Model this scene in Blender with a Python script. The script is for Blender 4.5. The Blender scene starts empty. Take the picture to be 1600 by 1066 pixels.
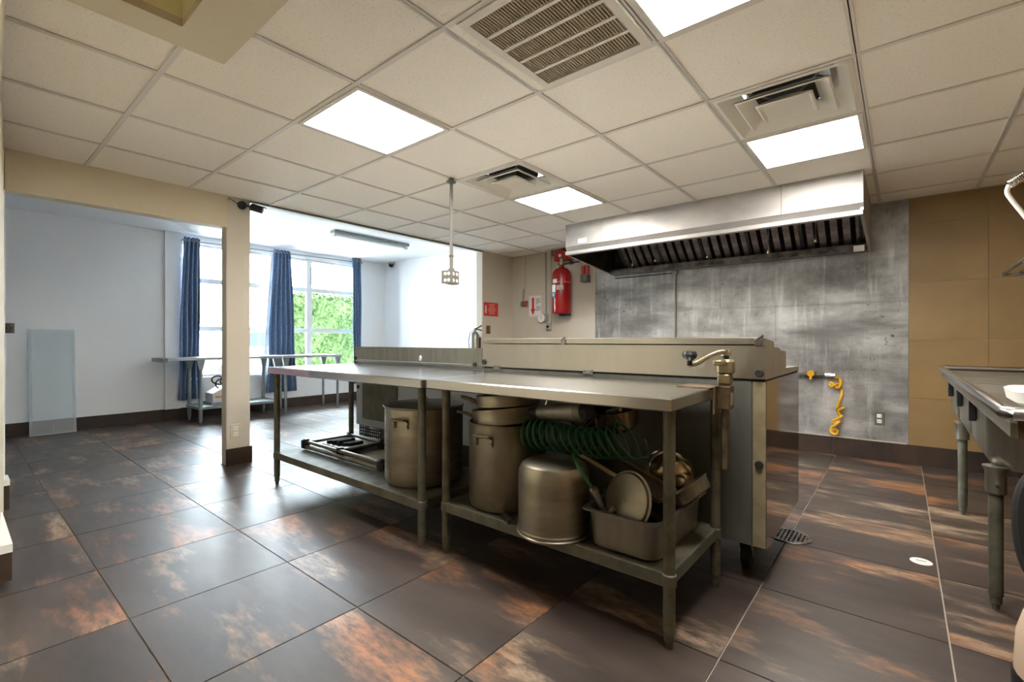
import bpy, bmesh, math, random
from mathutils import Vector, Matrix
random.seed(7)
S = bpy.context.scene
C = S.collection
PI = math.pi

# ---------------------------------------------------------------- camera, world, sun, exposure
CAM_H = 1.05
cd = bpy.data.cameras.new('camera'); co = bpy.data.objects.new('camera', cd); C.objects.link(co)
cd.sensor_width = 36.0; cd.lens = 733.16/1600*36; cd.clip_start = 0.02; cd.clip_end = 200
co.location = (0, 0, CAM_H); co.rotation_euler = (PI/2, 0, math.radians(39.693))
S.camera = co
S.view_settings.view_transform = 'Standard'; S.view_settings.look = 'None'
S.view_settings.gamma = 1.0; S.view_settings.use_curve_mapping = False
S.view_settings.exposure = 1.35
W = bpy.data.worlds.new('world'); S.world = W; W.use_nodes = True
bg = W.node_tree.nodes['Background']; bg.inputs[0].default_value = (0.80, 0.90, 1.0, 1); bg.inputs[1].default_value = 15.5
sd = bpy.data.lights.new('sun_offscreen', 'SUN'); so = bpy.data.objects.new('sun_offscreen', sd); C.objects.link(so)
sd.energy = 14.0; sd.angle = 0.01; sd.color = (1.0, 0.95, 0.86)
so.rotation_euler = Vector((-0.62, -0.30, -0.75)).to_track_quat('-Z', 'Y').to_euler()
PANEL_EMIT = 21.0

# ---------------------------------------------------------------- mesh builder
class MB:
    def __init__(s, M=None): s.v = []; s.f = []; s.M = M
    def add(s, vs, fs, M=None):
        n = len(s.v); m = M or s.M
        s.v += [tuple(m @ Vector(p)) if m else tuple(p) for p in vs]
        s.f += [tuple(i+n for i in f) for f in fs]
        return s
    def box(s, x0, x1, y0, y1, z0, z1, bev=0, M=None):
        x0, x1 = min(x0, x1), max(x0, x1); y0, y1 = min(y0, y1), max(y0, y1); z0, z1 = min(z0, z1), max(z0, z1)
        if bev:
            bm = bmesh.new(); bmesh.ops.create_cube(bm, size=1)
            for v in bm.verts: v.co = ((x0+x1)/2+v.co.x*(x1-x0), (y0+y1)/2+v.co.y*(y1-y0), (z0+z1)/2+v.co.z*(z1-z0))
            bmesh.ops.bevel(bm, geom=bm.edges[:], offset=bev, segments=1, affect='EDGES')
            bm.verts.index_update()
            s.add([v.co[:] for v in bm.verts], [[v.index for v in f.verts] for f in bm.faces], M); bm.free(); return s
        vs = [(x, y, z) for x in (x0, x1) for y in (y0, y1) for z in (z0, z1)]
        return s.add(vs, [(0,1,3,2),(4,6,7,5),(0,4,5,1),(2,3,7,6),(0,2,6,4),(1,5,7,3)], M)
    def lathe(s, prof, c=(0,0,0), n=24, M=None, sx=1, sy=1):
        vs = []; fs = []; rows = []
        for r, z in prof:
            if r < 1e-6: rows.append([len(vs)]); vs.append((c[0], c[1], c[2]+z))
            else:
                rows.append(list(range(len(vs), len(vs)+n)))
                vs += [(c[0]+sx*r*math.cos(2*PI*k/n), c[1]+sy*r*math.sin(2*PI*k/n), c[2]+z) for k in range(n)]
        for a, b in zip(rows, rows[1:]):
            for k in range(n):
                k2 = (k+1) % n
                if len(a) == 1 and len(b) == 1: continue
                if len(a) == 1: fs.append((a[0], b[k2], b[k]))
                elif len(b) == 1: fs.append((a[k], a[k2], b[0]))
                else: fs.append((a[k], a[k2], b[k2], b[k]))
        return s.add(vs, fs, M)
    def cyl(s, p0, p1, r0, r1=None, n=16, M=None):
        p0 = Vector(p0); p1 = Vector(p1); d = p1-p0; L = d.length
        q = Matrix.Translation(p0) @ d.to_track_quat('Z', 'Y').to_matrix().to_4x4()
        r1 = r0 if r1 is None else r1
        m = M or s.M
        if m: q = m @ q
        return s.lathe([(0,0),(r0,0),(r1,L),(0,L)], n=n, M=q)
    def tube(s, pts, r, n=8, closed=False, M=None):
        P = [Vector(p) for p in pts]; N = len(P); vs = []; fs = []
        up = None
        for i in range(N):
            a = P[i-1] if (i or closed) else P[i]; b = P[(i+1) % N] if (i < N-1 or closed) else P[i]
            t = (b-a).normalized()
            if up is None: up = Vector((0,0,1)) if abs(t.z) < .9 else Vector((1,0,0))
            u = (up - t*up.dot(t)).normalized(); w = t.cross(u); up = u
            rr = r[i] if isinstance(r, (list, tuple)) else r
            vs += [tuple(P[i]+u*rr*math.cos(2*PI*k/n)+w*rr*math.sin(2*PI*k/n)) for k in range(n)]
        for i in range(N if closed else N-1):
            for k in range(n):
                a = i*n+k; b = i*n+(k+1) % n; j = ((i+1) % N)*n
                fs.append((a, b, j+(k+1) % n, j+k))
        if not closed: fs += [tuple(range(n))[::-1], tuple(range((N-1)*n, N*n))]
        return s.add(vs, fs, M)
    def prism(s, poly, axis, a0, a1, M=None):
        # poly in the other two axes (cyclic order: x->(y,z), y->(x,z), z->(x,y))
        n = len(poly)
        def pt(p, a): return {'x': (a, p[0], p[1]), 'y': (p[0], a, p[1]), 'z': (p[0], p[1], a)}[axis]
        vs = [pt(p, a0) for p in poly]+[pt(p, a1) for p in poly]
        fs = [tuple(range(n)), tuple(range(n, 2*n))[::-1]]+[(i, (i+1) % n, n+(i+1) % n, n+i) for i in range(n)]
        return s.add(vs, fs, M)
    def loft(s, rings, cap0=True, cap1=True, seg=4, M=None):
        # rings: (cx, cy, hx, hy, rad, z) rounded rectangles
        vs = []; fs = []
        for cx, cy, hx, hy, rad, z in rings:
            for qx, qy, a0 in ((1,1,0),(-1,1,PI/2),(-1,-1,PI),(1,-1,1.5*PI)):
                for k in range(seg):
                    a = a0+PI/2*k/(seg-1)
                    vs.append((cx+qx*(hx-rad)+rad*math.cos(a), cy+qy*(hy-rad)+rad*math.sin(a), z))
        n = 4*seg
        for i in range(len(rings)-1):
            for k in range(n): fs.append((i*n+k, i*n+(k+1) % n, (i+1)*n+(k+1) % n, (i+1)*n+k))
        if cap0: fs.append(tuple(range(n))[::-1])
        if cap1: fs.append(tuple(range((len(rings)-1)*n, len(rings)*n)))
        return s.add(vs, fs, M)
    def mesh(s, name, mat, sharp=32):
        me = bpy.data.meshes.new(name); me.from_pydata(s.v, [], s.f)
        bm = bmesh.new(); bm.from_mesh(me)
        bmesh.ops.recalc_face_normals(bm, faces=bm.faces[:])
        lim = math.radians(sharp)
        for f in bm.faces: f.smooth = True
        for e in bm.edges:
            if len(e.link_faces) == 2 and e.calc_face_angle(0) > lim: e.smooth = False
        bm.to_mesh(me); bm.free()
        if mat: me.materials.append(mat)
        return me
    def build(s, name, mat, parent=None, sharp=32):
        o = bpy.data.objects.new(name, s.mesh(name, mat, sharp)); C.objects.link(o)
        if parent is not None: attach(o, parent)
        return o
def attach(o, parent):
    o.parent = parent
    if parent.parent is None: o.location = -parent.location
def tag(o, label=None, cat=None, group=None, kind=None):
    if label: o['label'] = label
    if cat: o['category'] = cat
    if group: o['group'] = group
    if kind: o['kind'] = kind
    return o
def thing(name, label, cat, loc=(0,0,0), group=None):
    o = bpy.data.objects.new(name, None); C.objects.link(o); o.location = loc; o.empty_display_size = .05
    return tag(o, label, cat, group)
def struct(name, label, loc=(0,0,0)):
    o = bpy.data.objects.new(name, None); C.objects.link(o); o.location = loc; o.empty_display_size = .05
    o['kind'] = 'structure'; o['label'] = label
    return o
def inst(name, me, loc, parent):
    o = bpy.data.objects.new(name, me); C.objects.link(o); o.parent = parent
    o.location = Vector(loc)-parent.location if parent.parent is None else loc
    return o
def rotM(c, ax, ang): return Matrix.Translation(c) @ Matrix.Rotation(math.radians(ang), 4, ax) @ Matrix.Translation(-Vector(c))

# ---------------------------------------------------------------- materials
def newmat(name):
    m = bpy.data.materials.new(name); m.use_nodes = True
    nt = m.node_tree; b = nt.nodes['Principled BSDF']
    return m, nt, b
def node(nt, t, **k):
    n = nt.nodes.new(t)
    for a, v in k.items(): setattr(n, a, v)
    return n
def coords(nt, stretch=(1,1,1), rnd=False):
    tc = node(nt, 'ShaderNodeTexCoord'); mp = node(nt, 'ShaderNodeMapping'); mp.inputs['Scale'].default_value = stretch
    src = tc.outputs['Object']
    if rnd:
        oi = node(nt, 'ShaderNodeObjectInfo'); mu = node(nt, 'ShaderNodeVectorMath', operation='ADD')
        sc = node(nt, 'ShaderNodeMath', operation='MULTIPLY'); sc.inputs[1].default_value = 57.0
        nt.links.new(oi.outputs['Random'], sc.inputs[0])
        cb = node(nt, 'ShaderNodeCombineXYZ')
        for i in range(3): nt.links.new(sc.outputs[0], cb.inputs[i])
        nt.links.new(src, mu.inputs[0]); nt.links.new(cb.outputs[0], mu.inputs[1]); src = mu.outputs[0]
    nt.links.new(src, mp.inputs['Vector']); return mp.outputs[0]
def noise(nt, vec, scale, detail=5, rough=.6):
    n = node(nt, 'ShaderNodeTexNoise'); n.inputs['Scale'].default_value = scale; n.inputs['Detail'].default_value = detail; n.inputs['Roughness'].default_value = rough
    nt.links.new(vec, n.inputs['Vector']); return n.outputs['Fac']
def ramp(nt, fac, lo, hi, c0=(0,0,0,1), c1=(1,1,1,1)):
    r = node(nt, 'ShaderNodeValToRGB'); e = r.color_ramp.elements
    e[0].position = lo; e[1].position = hi; e[0].color = c0; e[1].color = c1
    nt.links.new(fac, r.inputs[0]); return r.outputs[0]
def mix(nt, fac, a, b):
    m = node(nt, 'ShaderNodeMix', data_type='RGBA')
    if hasattr(fac, 'is_linked'): nt.links.new(fac, m.inputs[0])
    else: m.inputs[0].default_value = fac
    for i, c in ((6, a), (7, b)):
        if hasattr(c, 'is_linked'): nt.links.new(c, m.inputs[i])
        else: m.inputs[i].default_value = (*c[:3], 1)
    return m.outputs[2]
def mat(name, c, r=.5, m=0, c2=None, ns=8, st=(1,1,1), lo=.35, hi=.65, bump=0, bs=60, r2=None, spec=.5, rnd=False):
    M, nt, b = newmat(name)
    b.inputs['Base Color'].default_value = (*c, 1); b.inputs['Roughness'].default_value = r; b.inputs['Metallic'].default_value = m
    b.inputs['Specular IOR Level'].default_value = spec
    if c2 is not None:
        f = ramp(nt, noise(nt, coords(nt, st, rnd), ns), lo, hi)
        nt.links.new(mix(nt, f, c, c2), b.inputs['Base Color'])
        if r2 is not None:
            mr = node(nt, 'ShaderNodeMapRange'); mr.inputs['To Min'].default_value = r; mr.inputs['To Max'].default_value = r2
            nt.links.new(f, mr.inputs['Value']); nt.links.new(mr.outputs[0], b.inputs['Roughness'])
    if bump:
        bp = node(nt, 'ShaderNodeBump'); bp.inputs['Strength'].default_value = bump; bp.inputs['Distance'].default_value = .01
        nt.links.new(noise(nt, coords(nt, st), bs, 3), bp.inputs['Height']); nt.links.new(bp.outputs[0], b.inputs['Normal'])
    return M
def emit(name, c, s):
    M, nt, b = newmat(name); b.inputs['Base Color'].default_value = (.8,.8,.8,1)
    b.inputs['Emission Color'].default_value = (*c, 1); b.inputs['Emission Strength'].default_value = s; return M

def floor_tile_mat():
    M, nt, b = newmat('oxidised_tile')
    v = coords(nt, (1.0, 3.2, 1), True)
    v2 = coords(nt, (1,1,1), True)
    base = mix(nt, ramp(nt, noise(nt, v, 2.2, 6, .65), .3, .7), (.024,.016,.013), (.070,.049,.040))
    warp = noise(nt, v, 1.15, 7, .62)
    patch = ramp(nt, warp, .515, .63)
    grain = ramp(nt, noise(nt, v, 9, 6, .75), .36, .58)
    rust = mix(nt, ramp(nt, noise(nt, v2, 1.3, 2), .42, .58), (.38,.155,.06), (.36,.26,.18))
    mm = node(nt, 'ShaderNodeMath', operation='MULTIPLY'); nt.links.new(patch, mm.inputs[0]); nt.links.new(grain, mm.inputs[1])
    nt.links.new(mix(nt, mm.outputs[0], base, rust), b.inputs['Base Color'])
    mr = node(nt, 'ShaderNodeMapRange'); mr.inputs['To Min'].default_value = .33; mr.inputs['To Max'].default_value = .50
    nt.links.new(noise(nt, v, 3.5, 5), mr.inputs['Value']); nt.links.new(mr.outputs[0], b.inputs['Roughness'])
    b.inputs['IOR'].default_value = 1.75
    return M
def steel_wall_mat():
    M, nt, b = newmat('stained_steel_sheet')
    v = coords(nt); vs = coords(nt, (7, 7, .55)); vh = coords(nt, (.5, .5, 2.2))
    c = mix(nt, ramp(nt, noise(nt, v, 2.6, 8, .66), .34, .68), (.20,.195,.19), (.56,.56,.55))
    c = mix(nt, ramp(nt, noise(nt, vs, 2.2, 6, .6), .54, .74), c, (.60,.60,.59))
    sm = ramp(nt, noise(nt, vh, 1.7, 6, .6), .50, .72)
    c = mix(nt, sm, c, (.15,.145,.14))
    sp = node(nt, 'ShaderNodeMath', operation='MULTIPLY')
    nt.links.new(ramp(nt, noise(nt, v, 26, 4, .6), .64, .70), sp.inputs[0]); nt.links.new(ramp(nt, noise(nt, v, 2.1, 2), .48, .6), sp.inputs[1])
    c = mix(nt, sp.outputs[0], c, (.07,.065,.06))
    nt.links.new(c, b.inputs['Base Color'])
    b.inputs['Metallic'].default_value = .35; b.inputs['Roughness'].default_value = .48
    return M
def glass_mat():
    M, nt, b = newmat('window_glass'); nt.nodes.remove(b)
    out = nt.nodes['Material Output']
    t = node(nt, 'ShaderNodeBsdfTransparent'); t.inputs[0].default_value = (.96,.98,.98,1)
    g = node(nt, 'ShaderNodeBsdfGlossy'); g.inputs['Roughness'].default_value = .02
    mx = node(nt, 'ShaderNodeMixShader'); fr = node(nt, 'ShaderNodeFresnel'); fr.inputs[0].default_value = 1.3
    nt.links.new(fr.outputs[0], mx.inputs[0]); nt.links.new(t.outputs[0], mx.inputs[1]); nt.links.new(g.outputs[0], mx.inputs[2]); nt.links.new(mx.outputs[0], out.inputs[0])
    return M
def frosted_mat():
    M, nt, b = newmat('frosted_acrylic'); out = nt.nodes['Material Output']
    b.inputs['Base Color'].default_value = (.97,.97,.97,1); b.inputs['Roughness'].default_value = .3
    t = node(nt, 'ShaderNodeBsdfTransparent'); t.inputs[0].default_value = (.9,.95,.97,1)
    mx = node(nt, 'ShaderNodeMixShader'); mx.inputs[0].default_value = .20
    nt.links.new(t.outputs[0], mx.inputs[1]); nt.links.new(b.outputs[0], mx.inputs[2]); nt.links.new(mx.outputs[0], out.inputs[0])
    return M
def denim_mat():
    M, nt, b = newmat('blue_denim')
    v = coords(nt, (1,1,.25)); c = mix(nt, ramp(nt, noise(nt, v, 160, 3), .35, .65), (.07,.125,.25), (.19,.30,.48))
    nt.links.new(c, b.inputs['Base Color']); b.inputs['Roughness'].default_value = .9; b.inputs['Sheen Weight'].default_value = .2
    return M
M = dict(
 tile=floor_tile_mat(), grout=mat('floor_grout', (.40,.34,.29), .9),
 base_tile=mat('brown_skirting_tile', (.020,.013,.010), .55, c2=(.055,.030,.018), ns=3, st=(1,1,.5), rnd=True),
 cream=mat('cream_paint', (.66,.60,.46), .6, c2=(.62,.53,.37), ns=1.5),
 offwhite=mat('offwhite_paint', (.58,.54,.47), .6, c2=(.55,.49,.39), ns=1.2),
 white=mat('white_paint', (.90,.915,.93), .55),
 whitetrim=mat('white_trim', (.82,.83,.84), .45),
 panel=mat('mineral_fibre', (.87,.815,.73), .9, c2=(.66,.60,.50), ns=90, lo=.56, hi=.72, bump=.25, bs=110),
 tbar=mat('painted_tee', (.66,.62,.56), .5),
 tan=mat('tan_wall_tile', (.29,.19,.08), .5, c2=(.24,.155,.063), ns=2.5, rnd=True), tangrout=mat('tan_grout', (.46,.36,.20), .9),
 steelwall=steel_wall_mat(), ss=mat('brushed_stainless', (.50,.485,.44), .30, 1, c2=(.47,.455,.41), ns=4, st=(3,3,1), r2=.34),
 sstop=mat('worktop_stainless', (.52,.51,.50), .24, 1, c2=(.505,.495,.485), ns=3),
 ssdull=mat('dull_stainless', (.30,.295,.26), .42, .85, c2=(.24,.235,.20), ns=3, st=(8,8,1)),
 mirror=mat('polished_stainless', (.42,.38,.34), .07, 1),
 hood=mat('hood_steel', (.50,.48,.465), .52, .8, c2=(.37,.36,.35), ns=2.2, st=(1,1,2)),
 grime=mat('greasy_steel', (.075,.066,.056), .38, .6, c2=(.022,.018,.015), ns=7),
 baffle=mat('baffle_steel', (.34,.31,.30), .35, .9, c2=(.10,.09,.085), ns=9),
 galv=mat('galvanised', (.105,.105,.078), .5, .5, c2=(.18,.18,.14), ns=14, r2=.6),
 galvdirty=mat('dirty_galvanised', (.15,.145,.105), .55, .4, c2=(.065,.055,.03), ns=9, lo=.42, hi=.66),
 galvblue=mat('weathered_galvanised', (.20,.24,.25), .5, .4, c2=(.27,.31,.32), ns=10),
 alu=mat('aluminium', (.40,.37,.30), .32, .95, c2=(.29,.265,.205), ns=5, st=(1,1,4), r2=.44),
 aludull=mat('worn_aluminium', (.30,.275,.22), .40, .9, c2=(.18,.16,.12), ns=4),
 brass=mat('nickel_cast', (.40,.34,.22), .40, .9, c2=(.27,.22,.13), ns=12), rustbar=mat('rusty_bar', (.20,.15,.085), .55, .6, c2=(.07,.045,.025), ns=14),
 black=mat('black_plastic', (.012,.012,.013), .4), rubber=mat('black_rubber', (.01,.01,.01), .7),
 chrome=mat('chrome', (.75,.75,.75), .12, 1), greypl=mat('grey_plastic', (.32,.33,.32), .5), greybox=mat('cast_box', (.16,.155,.135), .5, .3),
 whitepl=mat('white_plastic', (.80,.78,.72), .4), red=mat('red_enamel', (.30,.006,.006), .25), redsign=mat('red_sign', (.55,.035,.02), .45), redmat=mat('red_metal', (.45,.05,.03), .45),
 paper=mat('paper_white', (.80,.80,.78), .6), ink=mat('ink', (.06,.06,.07), .7), inkred=mat('ink_red', (.5,.02,.02), .7), blue=mat('tag_blue', (.03,.10,.28), .5), cyan=mat('tag_pale', (.55,.72,.70), .5),
 green=mat('green_hose', (.008,.085,.026), .3), yellow=mat('yellow_hose', (.62,.33,.008), .4), denim=denim_mat(), glass=glass_mat(), frost=frosted_mat(),
 led=emit('led_diffuser', (1.0,.955,.88), PANEL_EMIT), shaft=mat('hatch_shaft_paint', (.86,.79,.48), .6),
 louvre=mat('vent_louvre', (.55,.48,.36), .5), ventwhite=mat('vent_enamel', (.70,.66,.58), .4), duct=mat('duct_dark', (.02,.02,.022), .7), foil=mat('duct_foil', (.35,.36,.37), .4, .8),
 beige=mat('beige_plastic', (.58,.44,.32), .4), lav=mat('lavender_tag', (.45,.40,.62), .6), orange=mat('orange_card', (.65,.25,.06), .6), card=mat('grey_card', (.55,.55,.54), .6),
 bakesheet=mat('baking_sheet', (.13,.10,.065), .4, .8, c2=(.06,.045,.03), ns=6), sheetedge=mat('sheet_edge', (.34,.26,.15), .4, .8),
 darkpan=mat('dark_pan', (.03,.028,.026), .4, .6), bowl=mat('steel_bowl', (.36,.28,.17), .22, 1),
 fridgeback=mat('grey_coated_steel', (.115,.12,.105), .45, .4, c2=(.15,.155,.14), ns=3, st=(5,5,1)), stile=mat('worn_stile', (.42,.375,.25), .45, .5, c2=(.32,.27,.16), ns=10),
 palesteel=mat('pale_steel', (.42,.45,.48), .4, .4),
 purple=mat('purple_edge_strip', (.55,.40,.55), .35, .5),
 hedge=mat('hedge_leaf', (.010,.030,.007), .8, c2=(.045,.07,.022), ns=12, spec=.15),
 pave=mat('pale_paving', (.62,.62,.60), .8, c2=(.52,.52,.50), ns=2), stucco=mat('pale_stucco', (.82,.82,.80), .8), carwhite=mat('white_car_paint', (.82,.82,.83), .25), carglass=mat('dark_car_glass', (.03,.04,.06), .1),
)

# ---------------------------------------------------------------- dimensions
CZ = 2.262; YB = 5.25; XO = -4.35; XW = .95; XL = -7.48; FZ = 2.50; YN = -1.6; YNL = -1.0
TX0, TS, TY0 = -2.245, .5935, .44

# ---------------------------------------------------------------- floor
fl = MB().box(XL-.2, XW+.2, YN-.2, YB+.2, -.10, -.006).build('floor', M['grout']); tag(fl, 'dark oxidised metal look floor tiles with pale grout', kind='structure')
g = .0028; tile_cache = {}
def rect_piece(cache, w, h, t, m, name, down=True):
    k = (round(w, 3), round(h, 3))
    if k not in cache: cache[k] = MB().box(-w/2, w/2, -h/2, h/2, -t if down else 0, 0 if down else t).mesh(name, m)
    return cache[k]
for i in range(-10, 7):
    for j in range(-5, 10):
        x0 = max(TX0+i*TS, XL); x1 = min(TX0+(i+1)*TS, XW); y0 = max(TY0+j*TS, YN); y1 = min(TY0+(j+1)*TS, YB)
        if x1-x0 < .03 or y1-y0 < .03: continue
        inst('tile', rect_piece(tile_cache, x1-x0-2*g, y1-y0-2*g, .012, M['tile'], 'tile'), ((x0+x1)/2, (y0+y1)/2, 0), fl)

# ---------------------------------------------------------------- ceiling
def GX(i): return (i-4.2421)*.61
def GY(j): return (j+.0022)*.6153
ce = MB().box(XO-.11, XW+.2, YN-.2, YB+.15, CZ+.30, CZ+.36).build('ceiling', M['greypl']); tag(ce, 'suspended ceiling of speckled tiles in a cream metal grid', kind='structure')
LIGHTS = [(0,2),(0,5),(3,2),(3,5)]; DIFF = [(0,4),(3,4)]; GRILLE = (2,2)
HATCH = (-2.264, 0.769)
pc = {}
for i in range(-4, 7):
    for j in range(-4, 9):
        if (i,j) in LIGHTS+DIFF+[GRILLE]: continue
        x0 = max(GX(i), XO); x1 = min(GX(i+1), XW); y0 = max(GY(j), YN); y1 = min(GY(j+1), YB)
        if x1-x0 < .03 or y1-y0 < .03: continue
        if j in (0, -1) and i == 1: continue      # the hatch sits here
        if j in (0, -1) and i == 0: x1 = HATCH[0]+.02
        inst('ceiling_panel', rect_piece(pc, x1-x0-.012, y1-y0-.012, .015, M['panel'], 'ceiling_panel', False), ((x0+x1)/2, (y0+y1)/2, CZ+.004+random.uniform(0,.003)), ce)
for i in range(-3, 7):
    if XO < GX(i) < XW: MB().box(GX(i)-.013, GX(i)+.013, y0_ := (YN if GX(i) > -1.3 else .76 if GX(i) > -2.0 else .1), YB, CZ, CZ+.0035).box(GX(i)-.002, GX(i)+.002, y0_, YB, CZ, CZ+.03).build('grid_bar', M['tbar'], ce)
for j in range(-3, 9):
    if YN < GY(j) < YB: MB().box(x0_ := (-1.36 if j < 1 else XO), XW, GY(j)-.0115, GY(j)+.0115, CZ-.0005, CZ+.0035).box(x0_, XW, GY(j)-.002, GY(j)+.002, CZ, CZ+.03).build('grid_bar', M['tbar'], ce)
# hatch frame: cream plate with a square hole into a yellow painted shaft
hx, hy = HATCH; h0, h1 = -1.35, -.55
ha = thing('ceiling_hatch', 'cream painted square frame around an open yellow shaft in ceiling', 'hatch', (hx+.4, hy-.4, CZ))
ix0, ix1, iy0, iy1 = -2.113, -1.35-.15, -.2, .575
b = MB()
b.box(hx, ix0, h1, hy, CZ-.012, CZ+.02).box(ix1, h0, h1, hy, CZ-.012, CZ+.02).box(ix0, ix1, iy1, hy, CZ-.012, CZ+.02).box(ix0, ix1, h1, iy0, CZ-.012, CZ+.02)
b.build('frame', M['cream'], ha)
b = MB(); t = .02
b.box(ix0-t, ix0, iy0-t, iy1+t, CZ+.02, CZ+.29).box(ix1, ix1+t, iy0-t, iy1+t, CZ+.02, CZ+.29).box(ix0, ix1, iy0-t, iy0, CZ+.02, CZ+.29).box(ix0, ix1, iy1, iy1+t, CZ+.02, CZ+.29).box(ix0-t, ix1+t, iy0-t, iy1+t, CZ+.27, CZ+.29)
b.build('shaft', M['shaft'], ha)

LL = {(0,2): 'lit square panel light nearest the column with the security camera', (0,5): 'lit square panel light beside the air diffuser by the hanging outlet', (3,2): 'lit square panel light beside the slotted return air grille',
      (3,5): 'lit square panel light between the square diffuser and the hood'}
for (i,j) in LIGHTS:
    x0, x1, y0, y1 = GX(i)+.013, GX(i+1)-.013, GY(j)+.012, GY(j+1)-.012
    L = thing('panel_light', LL[(i,j)], 'ceiling light', ((x0+x1)/2, (y0+y1)/2, CZ), 'ceiling panel lights')
    f = .022
    MB().box(x0, x1, y0, y0+f, CZ-.006, CZ+.04).box(x0, x1, y1-f, y1, CZ-.006, CZ+.04).box(x0, x0+f, y0+f, y1-f, CZ-.006, CZ+.04).box(x1-f, x1, y0+f, y1-f, CZ-.006, CZ+.04).build('frame', M['tbar'], L)
    MB().box(x0+f, x1-f, y0+f, y1-f, CZ+.002, CZ+.012).build('diffuser', M['led'], L)
DL = {(0,4): 'square stepped air diffuser beside the hanging outlet drop', (3,4): 'square stepped air diffuser above the hood end'}
for (i,j) in DIFF:
    x0, x1, y0, y1 = GX(i)+.014, GX(i+1)-.014, GY(j)+.013, GY(j+1)-.013; cx, cy = (x0+x1)/2, (y0+y1)/2
    D = thing('air_diffuser', DL[(i,j)], 'air vent', (cx, cy, CZ), 'ceiling air diffusers')
    H = (x1-x0)/2
    MB().loft([(cx,cy,H,H,.004,CZ),(cx,cy,H-.02,H-.02,.01,CZ-.004),(cx,cy,H-.05,H-.05,.02,CZ+.02),(cx,cy,H-.10,H-.10,.02,CZ+.07),(cx,cy,H-.10,H-.10,.02,CZ+.075),(cx,cy,H-.04,H-.04,.02,CZ+.03),(cx,cy,H,H,.004,CZ+.012)], False, False).build('outer_cone', M['ventwhite'], D)
    MB().lathe([(.19,.06),(.19,.26),(.0,.26)], (cx,cy,CZ), 24).build('duct', M['galvblue'], D)
    for h, z, nm in ((.205,-.004,'middle_cone'), (.125,-.012,'inner_cone')):
        MB().loft([(cx,cy,h,h,.012,CZ+z),(cx,cy,h-.008,h-.008,.012,CZ+z-.004),(cx,cy,h-.075,h-.075,.03,CZ+z+.045),(cx,cy,h-.072,h-.072,.03,CZ+z+.05),(cx,cy,h,h,.012,CZ+z+.006)], False, nm == 'inner_cone').build(nm, M['ventwhite'], D)
    for a in range(4):
        q = math.radians(45+90*a); b = MB().cyl((cx+.07*math.cos(q), cy+.07*math.sin(q), CZ+.03), (cx+.25*math.cos(q), cy+.25*math.sin(q), CZ+.055), .005, n=6).build('bracket', M['foil'], D)
# return grille
i, j = GRILLE; x0, x1, y0, y1 = GX(i)+.06, GX(i+1)-.022, GY(j)+.012, GY(j+1)-.012
G = thing('return_grille', 'slotted white return air grille with five rows of louvres', 'air vent', ((x0+x1)/2, (y0+y1)/2, CZ))
f = .035
MB().box(x0, x1, y0, y0+f, CZ-.006, CZ+.01).box(x0, x1, y1-f, y1, CZ-.006, CZ+.01).box(x0, x0+f, y0+f, y1-f, CZ-.006, CZ+.01).box(x1-f, x1, y0+f, y1-f, CZ-.006, CZ+.01).build('frame', M['ventwhite'], G)
MB().box(x0-.05, x0, y0, y1, CZ, CZ+.01).build('filler_strip', M['panel'], G)
n = 5; yy = [y0+f+(y1-y0-2*f)*k/n for k in range(n+1)]
for k in range(1, n): MB().box(x0+f, x1-f, yy[k]-.008, yy[k]+.008, CZ-.004, CZ+.01).build('divider', M['ventwhite'], G)
nl = 36; lw = (x1-x0-2*f)/nl; lm = None
for k in range(n):
    hgt = yy[k+1]-yy[k]-.016
    for q in range(nl):
        if lm is None: lm = MB().box(-.0015, .0015, -hgt/2, hgt/2, 0, .016, M=Matrix.Rotation(math.radians(14), 4, 'Y')).mesh('louvre', M['louvre'])
        inst('louvre', lm, (x0+f+(q+.5)*lw, (yy[k]+yy[k+1])/2, CZ+.0), G)
dx0, dx1, dy0, dy1 = x0+.05, x1-.10, y0+.02, y0+.36
MB().box(x0, dx0, y0, y1, CZ+.16, CZ+.17).box(dx1, x1, y0, y1, CZ+.16, CZ+.17).box(dx0, dx1, y0, dy0, CZ+.16, CZ+.17).box(dx0, dx1, dy1, y1, CZ+.16, CZ+.17).box(x0-.004, x0, y0, y1, CZ+.01, CZ+.17).box(x1, x1+.004, y0, y1, CZ+.01, CZ+.17).box(x0, x1, y0-.004, y0, CZ+.01, CZ+.17).box(x0, x1, y1, y1+.004, CZ+.01, CZ+.17).build('plenum_box', M['galvblue'], G)
MB().box(dx0-.004, dx0, dy0, dy1, CZ+.165, CZ+.299).box(dx1, dx1+.004, dy0, dy1, CZ+.165, CZ+.299).box(dx0, dx1, dy0-.004, dy0, CZ+.165, CZ+.299).box(dx0, dx1, dy1, dy1+.004, CZ+.165, CZ+.299).box(dx0, dx1, dy0, dy1, CZ+.294, CZ+.299).build('duct', M['galvblue'], G)

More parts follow.
